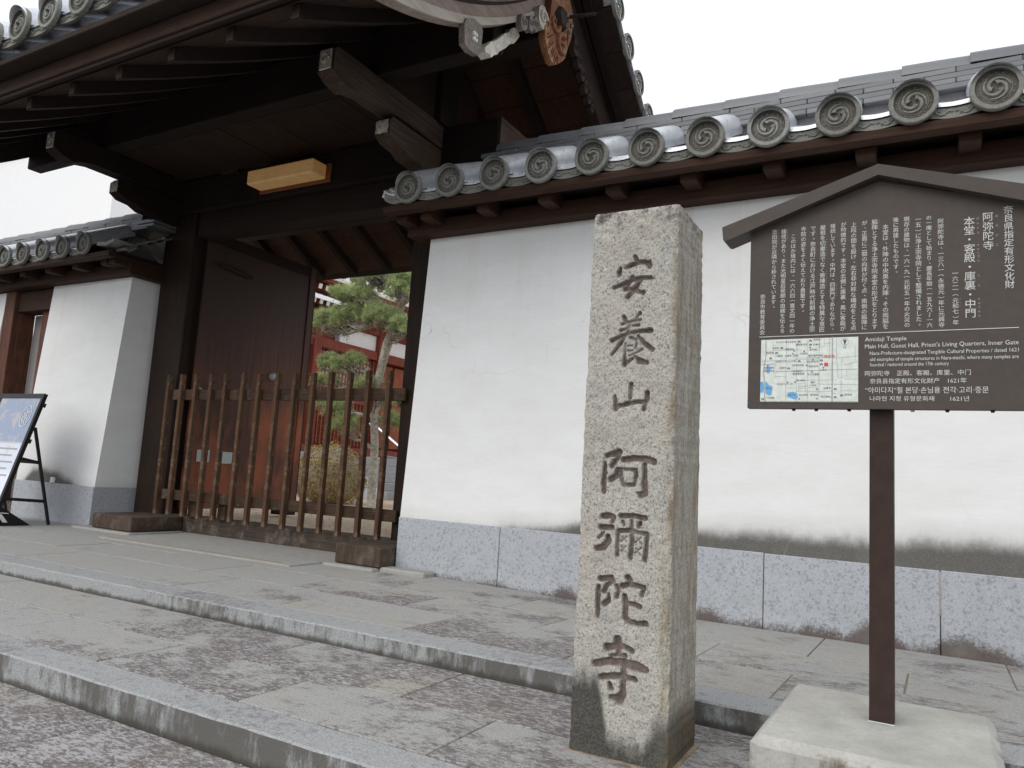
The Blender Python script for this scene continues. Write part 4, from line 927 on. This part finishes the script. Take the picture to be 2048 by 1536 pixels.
for tx, (x0, z, x1, h) in (('Amidaji Temple', (-.1745, 1.1244, -.0734, .0112)), ("Main Hall, Guest Hall, Priest's Living Quarters, Inner Gate", (-.1744, 1.1049, .1769, .0112)), ('Nara-Prefecture-designated Tangible Cultural Properties / dated 1621', (-.1623, 1.0864, .1765, .0095)), ('old examples of temple structures in Nara-machi, where many temples are', (-.1622, 1.0697, .1762, .0095)), ('founded / restored around the 17th century', (-.1622, 1.0549, .0241, .0095)),
                           ('阿弥陀寺　正殿、客殿、库里、中门', (-.1743, 1.0285, .0728, .0135)), ('奈良县指定有形文化财产　1621年', (-.1621, 1.0073, .0635, .0135)), ('“아미다지”절 본당·손님용 전각·고리·중문', (-.1733, .9825, .1110, .0130)), ('나라현 지정 유형문화재　　1621년', (-.1621, .9602, .0683, .0130))):
    line('text_line', tx, x0, x1, z, h, yt_, MT['ink_white'], NB)
# map
mp = part('map_panel', box(-.450, -.191, yt_ - .0010, yt_ + .0005, .9565, 1.1385), MT['map_bg'], NB)
my = yt_ - .0018
def mpt(u, v): return (-.450 + (u - 163) / 1418 * .259, 1.1385 - (v - 50) / 928 * .182)
def mline(pts, w, mat):
    V = []; F = []
    P = [Vector(mpt(*p)) for p in pts]
    for i, p in enumerate(P):
        d = (P[min(i + 1, len(P) - 1)] - P[max(0, i - 1)]).normalized(); nrm = Vector((-d.y, d.x)) * w / 2
        V += [(p.x + nrm.x, my, p.y + nrm.y), (p.x - nrm.x, my, p.y - nrm.y)]
    for i in range(len(P) - 1): F.append((2 * i, 2 * i + 1, 2 * i + 3, 2 * i + 2))
    return V, F
roads = [mline([(238, 60), (240, 300), (205, 520), (225, 680), (218, 760), (240, 975)], .0022, 0), mline([(1220, 40), (1220, 975)], .0026, 0), mline([(165, 968), (1575, 968)], .0013, 0), mline([(165, 425), (385, 412), (390, 530), (1575, 510)], .0012, 0)]
thin = [[(548, 60), (548, 965)], [(706, 60), (706, 965)], [(866, 55), (866, 965)], [(1032, 50), (1032, 965)], [(165, 370), (1032, 350)], [(345, 65), (345, 210), (760, 212)], [(165, 232), (345, 232)], [(385, 530), (385, 603), (548, 603)], [(706, 660), (1290, 660)], [(1275, 60), (1280, 340), (1305, 640), (1355, 625), (1400, 650), (1570, 650)], [(1270, 345), (1575, 325)], [(1355, 340), (1355, 625)], [(1370, 455), (1575, 400)], [(1425, 520), (1425, 625)], [(1540, 180), (1540, 400)], [(706, 820), (1220, 822)], [(740, 705), (840, 705), (840, 820)], [(740, 705), (740, 820)], [(740, 748), (860, 745)], [(740, 780), (840, 778)], [(548, 770), (706, 770)], [(1032, 720), (1575, 728)], [(1220, 852), (1345, 855), (1345, 640)], [(1345, 815), (1575, 815)], [(706, 335), (1270, 330)], [(1180, 50), (1180, 320)], [(1105, 50), (1105, 180), (1032, 180)], [(1105, 130), (1180, 130)], [(870, 770), (1032, 770)]]
roads += [mline(t, .0007, 0) for t in thin]
part('map_roads', join(*roads), MT['map_grey'], mp)
def mpoly(pts): return [(mpt(*p)[0], my - .0003, mpt(*p)[1]) for p in pts], [tuple(range(len(pts)))]
for w_ in ([(163, 680), (203, 680), (215, 760), (200, 835), (163, 835)], [(245, 665), (290, 725), (352, 755), (335, 865), (300, 878), (250, 850), (232, 760)], [(262, 440), (300, 450), (312, 490), (300, 545), (265, 550), (250, 490)], [(565, 870), (590, 838), (660, 830), (715, 850), (728, 900), (700, 940), (620, 915), (575, 900)]): part('map_water', mpoly(w_), MT['map_blue'], mp)
part('map_square', mpoly([(1105, 412), (1160, 412), (1160, 462), (1105, 462)]), MT['map_red'], mp)
mk_ = []
for u, v in ((740, 95), (905, 85), (905, 145), (480, 183), (403, 252), (313, 332), (743, 384), (1065, 378), (1065, 434), (587, 485), (1265, 793), (1265, 908), (1353, 883), (203, 937)):
    mk_.append(mpoly([(u - 20, v), (u - 10, v - 14), (u + 10, v - 14), (u + 20, v), (u + 16, v + 14), (u + 8, v + 14), (u + 8, v), (u - 8, v), (u - 8, v + 14), (u - 16, v + 14)]))
for u, v in ((680, 93), (665, 228), (647, 268), (815, 235), (900, 184), (945, 363), (853, 445), (932, 541), (1095, 484), (270, 435), (573, 690), (685, 685), (748, 932), (1005, 793), (1007, 929)):
    mk_.append(mpoly([(u - 9, v - 9), (u + 9, v - 9), (u + 9, v + 9), (u - 9, v + 9)]))
mk_.append(mpoly([(1370, 88), (1418, 88), (1393, 170)])); part('map_symbols', join(*mk_), MT['map_ink'], mp)
cir = [(1393 + 52 * math.cos(t), 118 + 52 * math.sin(t)) for t in np.linspace(0, 2 * PI, 25)]; part('north_circle', mline(cir, .0008, 0), MT['map_grey'], mp)
for tx, u0, u1, v, h, red in (('ならまち格子の家', 393, 660, 108, 30, 0), ('藤岡家住宅', 690, 858, 152, 28, 0), ('徳融寺', 945, 1045, 85, 26, 0), ('安養寺', 945, 1045, 155, 26, 0), ('金躰寺', 340, 440, 192, 26, 0), ('御霊神社', 528, 662, 215, 26, 0), ('音声館', 890, 998, 232, 28, 0), ('小塔院', 755, 858, 285, 26, 0), ('誕生寺', 248, 360, 262, 26, 0), ('十輪院', 385, 495, 312, 28, 0), ('元興寺（塔跡）', 530, 735, 312, 28, 0), ('鎮宅霊符神社', 875, 1090, 318, 28, 0), ('奈良町にぎわいの家', 385, 690, 395, 28, 0), ('細川家住宅', 850, 1022, 405, 28, 0), ('史料保存館', 640, 810, 455, 28, 0), ('森家住宅', 880, 1022, 475, 28, 0), ('元興寺', 450, 550, 490, 28, 0), ('名勝大乗院', 215, 375, 485, 28, 0), ('庭園文化館', 215, 372, 530, 26, 0), ('奈良町資料館', 645, 785, 538, 24, 0), ('書道美術館', 648, 820, 582, 30, 0), ('なら工藝館', 868, 1032, 592, 30, 0), ('十念寺', 1035, 1140, 528, 24, 0), ('率川神社', 705, 842, 678, 28, 0), ('ならまちセンター', 415, 672, 730, 30, 0), ('椿井', 915, 978, 708, 28, 0), ('小学校', 893, 998, 752, 28, 0), ('荒池', 245, 330, 795, 30, 0), ('伝香寺', 1098, 1202, 790, 28, 0), ('猿沢池', 592, 698, 892, 30, 0), ('采女神社', 742, 880, 890, 28, 0), ('率神社', 908, 1025, 888, 28, 0), ('率川神社', 1062, 1205, 915, 28, 0), ('常徳寺', 1392, 1498, 886, 28, 0), ('一の鳥居', 248, 378, 932, 30, 0), ('現在地', 1100, 1250, 345, 46, 1), ('N', 1378, 1410, 212, 26, 0)):
    x0, z = mpt(u0, v); x1, _ = mpt(u1, v); line('map_label', tx, x0, x1, z, h / 928 * .182, my - .0004, MT['map_red'] if red else MT['map_ink'], mp)

# ------------------------------------------------------------------ easel board at the left wall
AF = root('easel_board', (-7.6, 3.85, 0), 'black framed poster board on a folding easel, leaning by the short wall', 'sign board')
xr, xl = -7.20, -7.95
def fp(x, s): return Vector((x, 3.688 - .06 + (3.937 - 3.628) * s, .0 + 1.201 * s))         # along the tilted face, s from 0 (ground) to 1 (top)
def slat(a, b, w, th, mat, nm, parent=AF): return part(nm, beam(a, b, w, th, .003), mat, parent)
tilt = (fp(0, 1) - fp(0, 0)).normalized(); nrm = Vector((0, -tilt.z, tilt.y))
def panel_quad(x0, x1, s0, s1, off, th):
    P = [fp(x0, s0), fp(x1, s0), fp(x1, s1), fp(x0, s1)]; a = [tuple(p + nrm * off) for p in P]; b = [tuple(p + nrm * (off - th)) for p in P]
    return fix((a + b, [(0, 1, 2, 3), (4, 7, 6, 5), (0, 4, 5, 1), (1, 5, 6, 2), (2, 6, 7, 3), (3, 7, 4, 0)]))
part('side_rail', panel_quad(xr - .035, xr, .10, 1.0, .012, .034), MT['black'], AF); part('side_rail', panel_quad(xl, xl + .035, .10, 1.0, .012, .034), MT['black'], AF)
part('top_rail', panel_quad(xl + .036, xr - .036, .965, 1.0, .012, .034), MT['black'], AF); part('bottom_rail', panel_quad(xl + .036, xr - .036, .17, .20, .012, .034), MT['black'], AF)
def poster_mat():
    t = NT('glossy_poster', .18, .6); g = t.n.new('ShaderNodeTexCoord').outputs['Generated']; x, y, z = t.sep(g); n = t.noise(g, 5, 4, .6, .6)
    c = t.mix(t.rng(z, .52, .56, 0., 1.), (.66, .71, .80), (.26, .32, .46)); c = t.mix(t.ramp(n, [(.50, 0.), (.66, .6)]), c, (.62, .50, .36))  # bluish white glare put into the poster colours
    c = t.mix(t.rng(z, .30, .22, 0., .8), c, (.80, .82, .90)); t.col(c); return t.m
po = part('poster', panel_quad(xl + .036, xr - .036, .20, .965, .004, .01), poster_mat(), AF)
for k in range(5):
    s = .36 + .05 * k; part('print_line', panel_quad(xl + .08, xr - .09 - .05 * (k % 2), s, s + .012, .0052, .001), MT['map_grey'], po)
ring = [tuple(fp(xr - .17 + .075 * math.cos(t), .82 + .085 * math.sin(t)) + nrm * .006) for t in np.linspace(0, 2 * PI, 25)]
eg = [tube(ring, .004, 5, False)] + [tube([tuple(fp(xr - .17 + dx + .02 * math.cos(t), .82 + dz + .022 * math.sin(t)) + nrm * .006) for t in np.linspace(0, 5, 9)], .004, 5) for dx, dz in ((-.02, .035), (.022, .02), (-.018, -.02), (.02, -.035))]
part('emblem', join(*eg), MT['white'], po)
for x in (xr - .02, xl + .02):
    slat((x + .012, 3.885, .885), (x + .012, 4.12, .0), .028, .022, MT['black'], 'rear_leg')
slat((xr - .012, 3.79, .60), (xr - .012, 3.97, .565), .022, .028, MT['black'], 'side_brace'); slat((xr - .012, 3.69, .24), (xr - .012, 4.06, .215), .022, .028, MT['black'], 'side_brace')
slat((xl, 3.96, .565), (xr, 3.96, .565), .022, .022, MT['black'], 'cross_bar')
part('weight_pouch', fix(prism([(3.64, .20), (3.96, .0), (3.60, .0)], 'x', xr - .05, xr - .01)), MT['black'], AF)
part('print_mark', fix(join(prism([(3.66, .10), (3.70, .105), (3.76, .03), (3.72, .03)], 'x', xr - .0095, xr - .0085), prism([(3.63, .115), (3.76, .105), (3.76, .112), (3.63, .123)], 'x', xr - .0095, xr - .0085))), MT['white'], AF)
for s in (.62, .90): part('clip', panel_quad(xr - .004, xr + .012, s, s + .03, -.005, .03), MT['black'], AF)

# ------------------------------------------------------------------ small litter caught along the steps
V = []; F = []
for k in range(150):
    lv = RNG.integers(0, 3); zz = (0.001, -.076, -.176)[lv]; ya, yb2 = ((2.85, 4.30), (1.86, 2.60), (1.0, 1.65))[lv]
    y = yb2 - (yb2 - ya) * RNG.random() ** 2.2; x = -5.5 + 6.0 * RNG.random(); s = .0025 + .006 * RNG.random() ** 2; a = RNG.random() * 6.3; n0 = len(V); zz += sink(x, y) if lv == 0 else 0
    V += [(x + s * math.cos(a), y + s * math.sin(a), zz + .001), (x - .5 * s * math.sin(a), y + .5 * s * math.cos(a), zz + .0035), (x - s * math.cos(a), y - s * math.sin(a), zz + .001), (x + .5 * s * math.sin(a), y - .5 * s * math.cos(a), zz + .002)]
    F.append((n0, n0 + 1, n0 + 2, n0 + 3))
setp(part('leaf_litter', (V, F), MT['dry']), 'tiny dry leaf scraps scattered over the stone steps and paving', 'litter', kind='stuff')

# ------------------------------------------------------------------ courtyard
ground_sheet('courtyard_ground', -30, 3.0, 4.95, 45, .075, MT['sand'])
setp(part('step_border', box(-6.4, -3.7, 5.0, 5.28, .0, .115, .01), MT['step_stone']), kind='structure')
V = []; F = []
for k in range(900):
    y = 5.3 + 5 * RNG.random() ** 1.6; x = -y * (.70 + .45 * RNG.random()); r = .004 + .010 * RNG.random(); n0 = len(V)
    for a in range(5): V.append((x + r * math.cos(a * 1.257), y + r * math.sin(a * 1.257), .076))
    V.append((x, y, .076 + r * .9)); F += [(n0 + a, n0 + (a + 1) % 5, n0 + 5) for a in range(5)]
setp(part('gravel', (V, F), MT['sand']), 'small pale stones scattered over the sandy courtyard behind the gate', 'gravel', kind='stuff')
def leaves(pts, size, shape='leaf', outward=None, jitter=1.0):
    V = np.zeros((len(pts), 4, 3)); P = np.array(pts)
    for i in range(len(pts)):
        d = RNG.normal(size=3) * jitter
        if outward is not None: d = d * .6 + outward[i]
        d /= np.linalg.norm(d) + 1e-6; a = np.cross(d, RNG.normal(size=3)); a /= np.linalg.norm(a) + 1e-6; b = np.cross(d, a); s = size * (.6 + .8 * RNG.random())
        V[i] = P[i] + np.array([a * s, b * s * .45, -a * s, -b * s * .45])
    n = len(pts); return V.reshape(-1, 3).tolist(), [(4 * i, 4 * i + 1, 4 * i + 2, 4 * i + 3) for i in range(n)]
def bush():
    c = np.array([-8.98, 9.75, .52]); R = np.array([.60, .60, .56])
    T = root('clipped_bush', (c[0], c[1], .075), 'rounded azalea bush with yellowish brown leaves, seen behind the picket barrier', 'bush')
    pts = []; out = []
    for k in range(9000):
        d = RNG.normal(size=3); d /= np.linalg.norm(d)
        if d[2] < -.75: continue
        r = 1 + .05 * math.sin(d[0] * 7 + 2) * math.sin(d[1] * 6 + d[2] * 8) + RNG.normal() * .03 - abs(RNG.normal()) * .04
        pts.append(c + d * R * r); out.append(d * 1.2)
    part('foliage', leaves(pts, .020, outward=out), MT['azalea'], T, kind='stuff')
    V = []; F = []; n = 16
    for j in range(9):
        ph = -1.2 + 2.7 * j / 8
        for i in range(n): a = 2 * PI * i / n; V.append(tuple(c + R * .90 * np.array([math.cos(ph) * math.cos(a), math.cos(ph) * math.sin(a), math.sin(ph)])))
    for j in range(8):
        for i in range(n): F.append((j * n + i, j * n + (i + 1) % n, (j + 1) * n + (i + 1) % n, (j + 1) * n + i))
    part('inner_twigs', (V, F), MT['bark'], T); part('trunk', tube([(c[0], c[1], .07), (c[0], c[1], .5)], .05, 8), MT['bark'], T)
bush()
def tufts(centers, nn, L, sd=.0016, upb=.55):
    V = []; F = []
    for c in centers:
        ax = RNG.normal(size=3) * .5 + np.array([0, 0, upb * 1.6]); ax /= np.linalg.norm(ax)
        for k in range(nn):
            d = ax * .75 + RNG.normal(size=3) * .55; d /= np.linalg.norm(d); s = np.cross(d, RNG.normal(size=3)); s /= np.linalg.norm(s) + 1e-6
            l = L * (.7 + .5 * RNG.random()); n0 = len(V)
            V += [tuple(c + s * sd), tuple(c - s * sd), tuple(c + d * l)]; F.append((n0, n0 + 1, n0 + 2))
    return V, F
def wig(p0, p1, n, amp):
    p0, p1 = np.array(p0, float), np.array(p1, float); L = np.linalg.norm(p1 - p0); o = [p0]
    for i in range(1, n): o.append(p0 + (p1 - p0) * i / n + RNG.normal(size=3) * amp * L)
    o.append(p1); return o
def pine():
    T = root('pine_tree', (-7.45, 9.0, .075), 'leaning garden pine with a pale lichened trunk and layered green needle pads', 'tree')
    tr = [(-7.43, 9.0, .07), (-7.46, 9.0, .5), (-7.46, 9.0, .98), (-7.52, 9.0, 1.5), (-7.50, 9.0, 2.05), (-7.38, 9.0, 2.6), (-7.30, 9.02, 2.85), (-7.18, 9.0, 3.15), (-7.06, 9.0, 3.60), (-7.10, 9.05, 4.1)]
    tk = part('trunk', tube(tr, [.075, .065, .06, .062, .062, .075, .068, .062, .05, .03], 12), MT['bark'], T, True)
    pads = [((-8.50, 8.95, 2.98), (.50, .38, .26), 230, .125), ((-8.10, 9.0, 3.08), (.40, .36, .24), 150, .12), ((-7.95, 8.9, 3.36), (.36, .32, .24), 130, .12), ((-8.28, 8.9, 3.42), (.22, .26, .16), 60, .11), ((-7.70, 9.05, 3.70), (.50, .40, .26), 150, .10), ((-7.45, 8.9, 3.02), (.34, .3, .24), 110, .12), ((-7.10, 8.95, 3.45), (.30, .3, .46), 150, .11), ((-7.02, 8.9, 2.80), (.2, .3, .26), 60, .11),
            ((-8.30, 8.9, 2.28), (.34, .28, .18), 60, .12), ((-7.95, 8.95, 2.33), (.18, .2, .12), 22, .12), ((-8.45, 8.85, 2.02), (.24, .2, .12), 28, .12), ((-7.70, 8.95, 2.00), (.24, .22, .14), 34, .12), ((-8.30, 8.9, 1.62), (.36, .28, .18), 44, .12), ((-7.98, 8.9, 1.34), (.24, .25, .24), 38, .12), ((-7.30, 8.95, 1.78), (.22, .2, .14), 36, .12), ((-7.33, 9.3, 1.45), (.24, .2, .18), 40, .12)]
    for (c, R, n, L) in pads:
        n = int(n * 1.5)
        c = np.array(c); R = np.array(R)
        anchor = np.array(min(tr, key=lambda q: abs(q[2] - (c[2] - R[2] * .9)) + .05 * abs(q[0] - c[0])))
        main = wig(anchor, c - np.array([0, 0, R[2] * .55]), 5, .05)
        gs = [tube(main, np.linspace(.034, .016, len(main)).tolist(), 6)]
        cen = []
        for k in range(n):
            d = RNG.normal(size=3); d /= np.linalg.norm(d); r = RNG.random() ** .45
            p = c + d * R * r; p[2] = c[2] + abs(d[2]) * R[2] * r - (.25 * R[2]) + .04 * math.sin(p[0] * 14); cen.append(p)
            if k % 3 == 0:
                s = main[RNG.integers(2, len(main))]; q = wig(s, p, 4, .09); gs.append(tube(q, [.010, .008, .006, .005, .003], 4, False))
        part('branch', join(*gs), MT['bark'], T)
        part('needle_pad', tufts(cen, 78, L * .92, .0020), MT['needle'], T, kind='stuff')
        low = [c + np.array([RNG.normal() * R[0] * .5, RNG.normal() * R[1] * .5, -R[2] * (.35 + .3 * RNG.random())]) for _ in range(max(4, n // 7))]
        part('dry_twigs', tufts(low, 16, L * .85, .0022, -.2), MT['dry'], T, kind='stuff')
pine()
def cloudtree():
    T = root('clipped_evergreen', (-7.55, 10.2, .075), 'small dark evergreen clipped into stacked cloud shapes, at the right edge of the opening', 'tree')
    part('trunk', tube([(-7.55, 10.2, .07), (-7.62, 10.2, .6), (-7.52, 10.2, 1.2), (-7.60, 10.2, 1.8), (-7.55, 10.2, 2.0)], [.05, .045, .04, .035, .02], 8), MT['bark'], T)
    for (x, z, r, h) in ((-7.62, 1.86, .42, .22), (-7.42, 1.40, .30, .12), (-7.55, .62, .22, .10), (-7.60, .42, .28, .12), (-7.3, 2.0, .3, .2)):
        pts = []; out = []
        for k in range(1500):
            d = RNG.normal(size=3); d /= np.linalg.norm(d); pts.append(np.array([x, 10.2, z]) + d * np.array([r, r, h]) * (1 - .25 * RNG.random())); out.append(d)
        part('foliage', leaves(pts, .028, outward=out), MT['cloud'], T, kind='stuff')
cloudtree()

# ------------------------------------------------------------------ temple hall behind
HL = root('temple_hall', (-14.5, 14.5, 0), 'red brown timber temple hall with a lattice front and grey tiled roof, beyond the pine', 'building')
FX = -12.0
part('platform', box(-19, FX + .35, 10.5, 24, .02, .96, .02), MT['step_stone'], HL)
part('floor_beam', box(FX - .1, FX + .10, 10.6, 24, .962, 1.14, .01), MT['red'], HL)
for y in (12.12, 14.30, 15.85, 17.6, 19.5): part('column', box(FX - .12, FX + .14, y - .12, y + .12, 1.142, 4.1, .01), MT['red'], HL)
part('wall_panel', box(FX - .20, FX - .14, 10.7, 24, 1.145, 4.3), MT['red'], HL)
part('head_beam', box(FX - .13, FX + .10, 10.6, 24, 3.30, 3.52, .01), MT['red'], HL)
part('white_band', box(FX - .135, FX + .02, 12.9, 24, 3.524, 3.90, .004), MT['plaster'], HL)
part('upper_beam', box(FX - .13, FX + .12, 10.6, 24, 3.91, 4.12, .01), MT['red'], HL)
for y0, y1, z0, z1 in ((12.26, 14.16, 1.16, 3.28),):
    bk = part('lattice_backing', box(FX - .10, FX - .085, y0, y1, z0, z1), MT['red'], HL)
    part('paper_screen', box(FX - .084, FX - .078, y0 + .05, y1 - .05, 2.55, 3.26), MT['white'], HL)
    gs = [box(FX - .02, FX + .01, y - .014, y + .014, z0, z1) for y in np.arange(y0 + .06, y1, .115)] + [box(FX - .045, FX - .021, y0, y1, z - .014, z + .014) for z in np.arange(z0 + .06, z1, .115)]
    part('lattice', join(*gs), MT['red2'], HL, kind='stuff')
    part('lattice_frame', join(box(FX - .05, FX + .03, y0 - .02, y0 + .04, z0, z1), box(FX - .05, FX + .03, y1 - .04, y1 + .02, z0, z1), box(FX - .05, FX + .031, y0, y1, (z0 + z1) / 2 - .05, (z0 + z1) / 2 + .05)), MT['red'], HL)
part('door_panel', box(FX - .09, FX - .03, 15.05, 15.68, 1.2, 3.25, .01), MT['red2'], HL)
part('door_panel', box(FX - .09, FX - .03, 14.46, 14.98, 1.2, 3.25, .01), MT['red2'], HL)
part('white_panel', box(FX - .10, FX - .05, 16.1, 24, 1.2, 2.6, .01), MT['plaster'], HL)
# eaves
EX, EZ = -10.95, 4.56
rt = mk('hall_rafter', join(setm(box(-1.3, 0, -.05, .05, -.055, .055), 0), setm(box(.001, .012, -.045, .045, -.05, .05), 1)), [MT['red'], MT['white']])
for y in np.arange(9.0, 20.0, .205):
    place('upper_rafter', rt, HL, (EX - .16, y, EZ - .19), (0, .22, 0))
    if y > 10.2: place('lower_rafter', rt, HL, (EX - .50, y, EZ - .40), (0, .22, 0))
part('eaves_board', box(EX - .20, EX - .04, 8.8, 20.2, EZ - .085, EZ - .02, .004), MT['red'], HL)
part('eaves_edge', box(EX - .10, EX + .02, 8.8, 20.2, EZ - .018, EZ + .045, .004), MT['white'], HL)
part('soffit', fix(prism([(EX - .1, EZ - .10), (EX - 1.6, EZ + .23), (EX - 1.6, EZ + .27), (EX - .1, EZ - .06)], 'y', 8.8, 20.2)), MT['red'], HL)
V = []; F = []; ys = np.arange(8.8, 20.2, .30 / 6)
for i, x in enumerate(np.linspace(0, 4.0, 12)):
    for y in ys: V.append((EX + .02 - x, y, EZ + .12 + .50 * x + .03 * x * x + .075 * max(0, math.cos(y / .30 * 2 * PI)) ** .55))
m = len(ys)
for i in range(11):
    for j in range(m - 1): F.append((i * m + j, i * m + j + 1, (i + 1) * m + j + 1, (i + 1) * m + j))
part('tile_slope', (V, F), MT['tile'], HL)
part('roof_ridge', box(EX - 4.2, EX - 3.7, 8.8, 20.2, EZ + 2.3, EZ + 3.0, .03), MT['tile'], HL)
HE = mk('round_eave_tile', medallion(.095, .05, True), [MT['tile'], MT['tileface'], MT['tiledeep']])
for y in np.arange(9.0, 19.8, .30): place('round_eave_tile', HE, HL, (EX + .07, y, EZ + .15), (0, 0, PI / 2))

# stone steps up to the hall, with a sloping side stone and steel handrails
SS = root('stone_steps', (-9.9, 12.6, .075), 'pale granite steps with sloping side stones leading up to the hall', 'steps')
for k in range(5):
    part('step', box(FX + .36, -10.25 + .42 * (1.4 - k * .55) + 0.0, 12.15, 14.4, .075 + .17 * k, .075 + .17 * (k + 1) - .002, .008), MT['base_grey'], SS)
for y0 in (11.95, 14.42):
    part('side_stone', fix(prism([(FX + .36, 1.02), (-10.62, .88), (-9.77, .19), (-9.70, .08), (FX + .36, .08)], 'y', y0, y0 + .19)), MT['base'], SS)
for k in range(3): part('low_block', box(-9.35 + .0, -8.85, 12.6, 13.6, .075 + .14 * k, .075 + .14 * (k + 1) - .003, .01), MT['base_grey'], SS)
for y0, lb in ((12.05, 'left hand steel handrail rising beside the granite steps behind the pickets'), (14.0, 'farther steel handrail on the granite steps, next to the white panel')):
    r = root('handrail', (-9.6, y0, .1), lb, 'handrail', 'handrails on the hall steps')
    part('rail', tube([(-10.25, y0, 1.60), (-10.05, y0, 1.58), (-9.15, y0, 1.02), (-9.1, y0, .95)], .028, 8), MT['steel'], r)
    part('rail_post', tube([(-10.02, y0, .5), (-10.02, y0, 1.56)], .030, 8), MT['steel'], r); part('rail_post', tube([(-9.2, y0, .1), (-9.2, y0, 1.04)], .030, 8), MT['steel'], r)

# pale building far off to the left, behind the short wall
FB = root('pale_building', (-34, 26, 0), 'large pale clad building far behind the left wall, almost lost in the bright sky', 'building')
part('cladding_wall', box(-44, -30, 18, 40, 0, 14.6), MT['farwhite'], FB)
part('roof_edge', box(-44.3, -29.7, 17.7, 40.3, 14.6, 14.85, .02), MT['farwhite'], FB)
part('gutter', tube([(-29.6, 17.7, 14.55), (-29.6, 40.3, 14.55)], .09, 8), MT['graypaint'], FB)
for k in range(5):
    part('panel_joint', box(-29.998, -29.99, 18, 40, 2.6 * (k + 1), 2.6 * (k + 1) + .03), MT['map_bg'], FB)
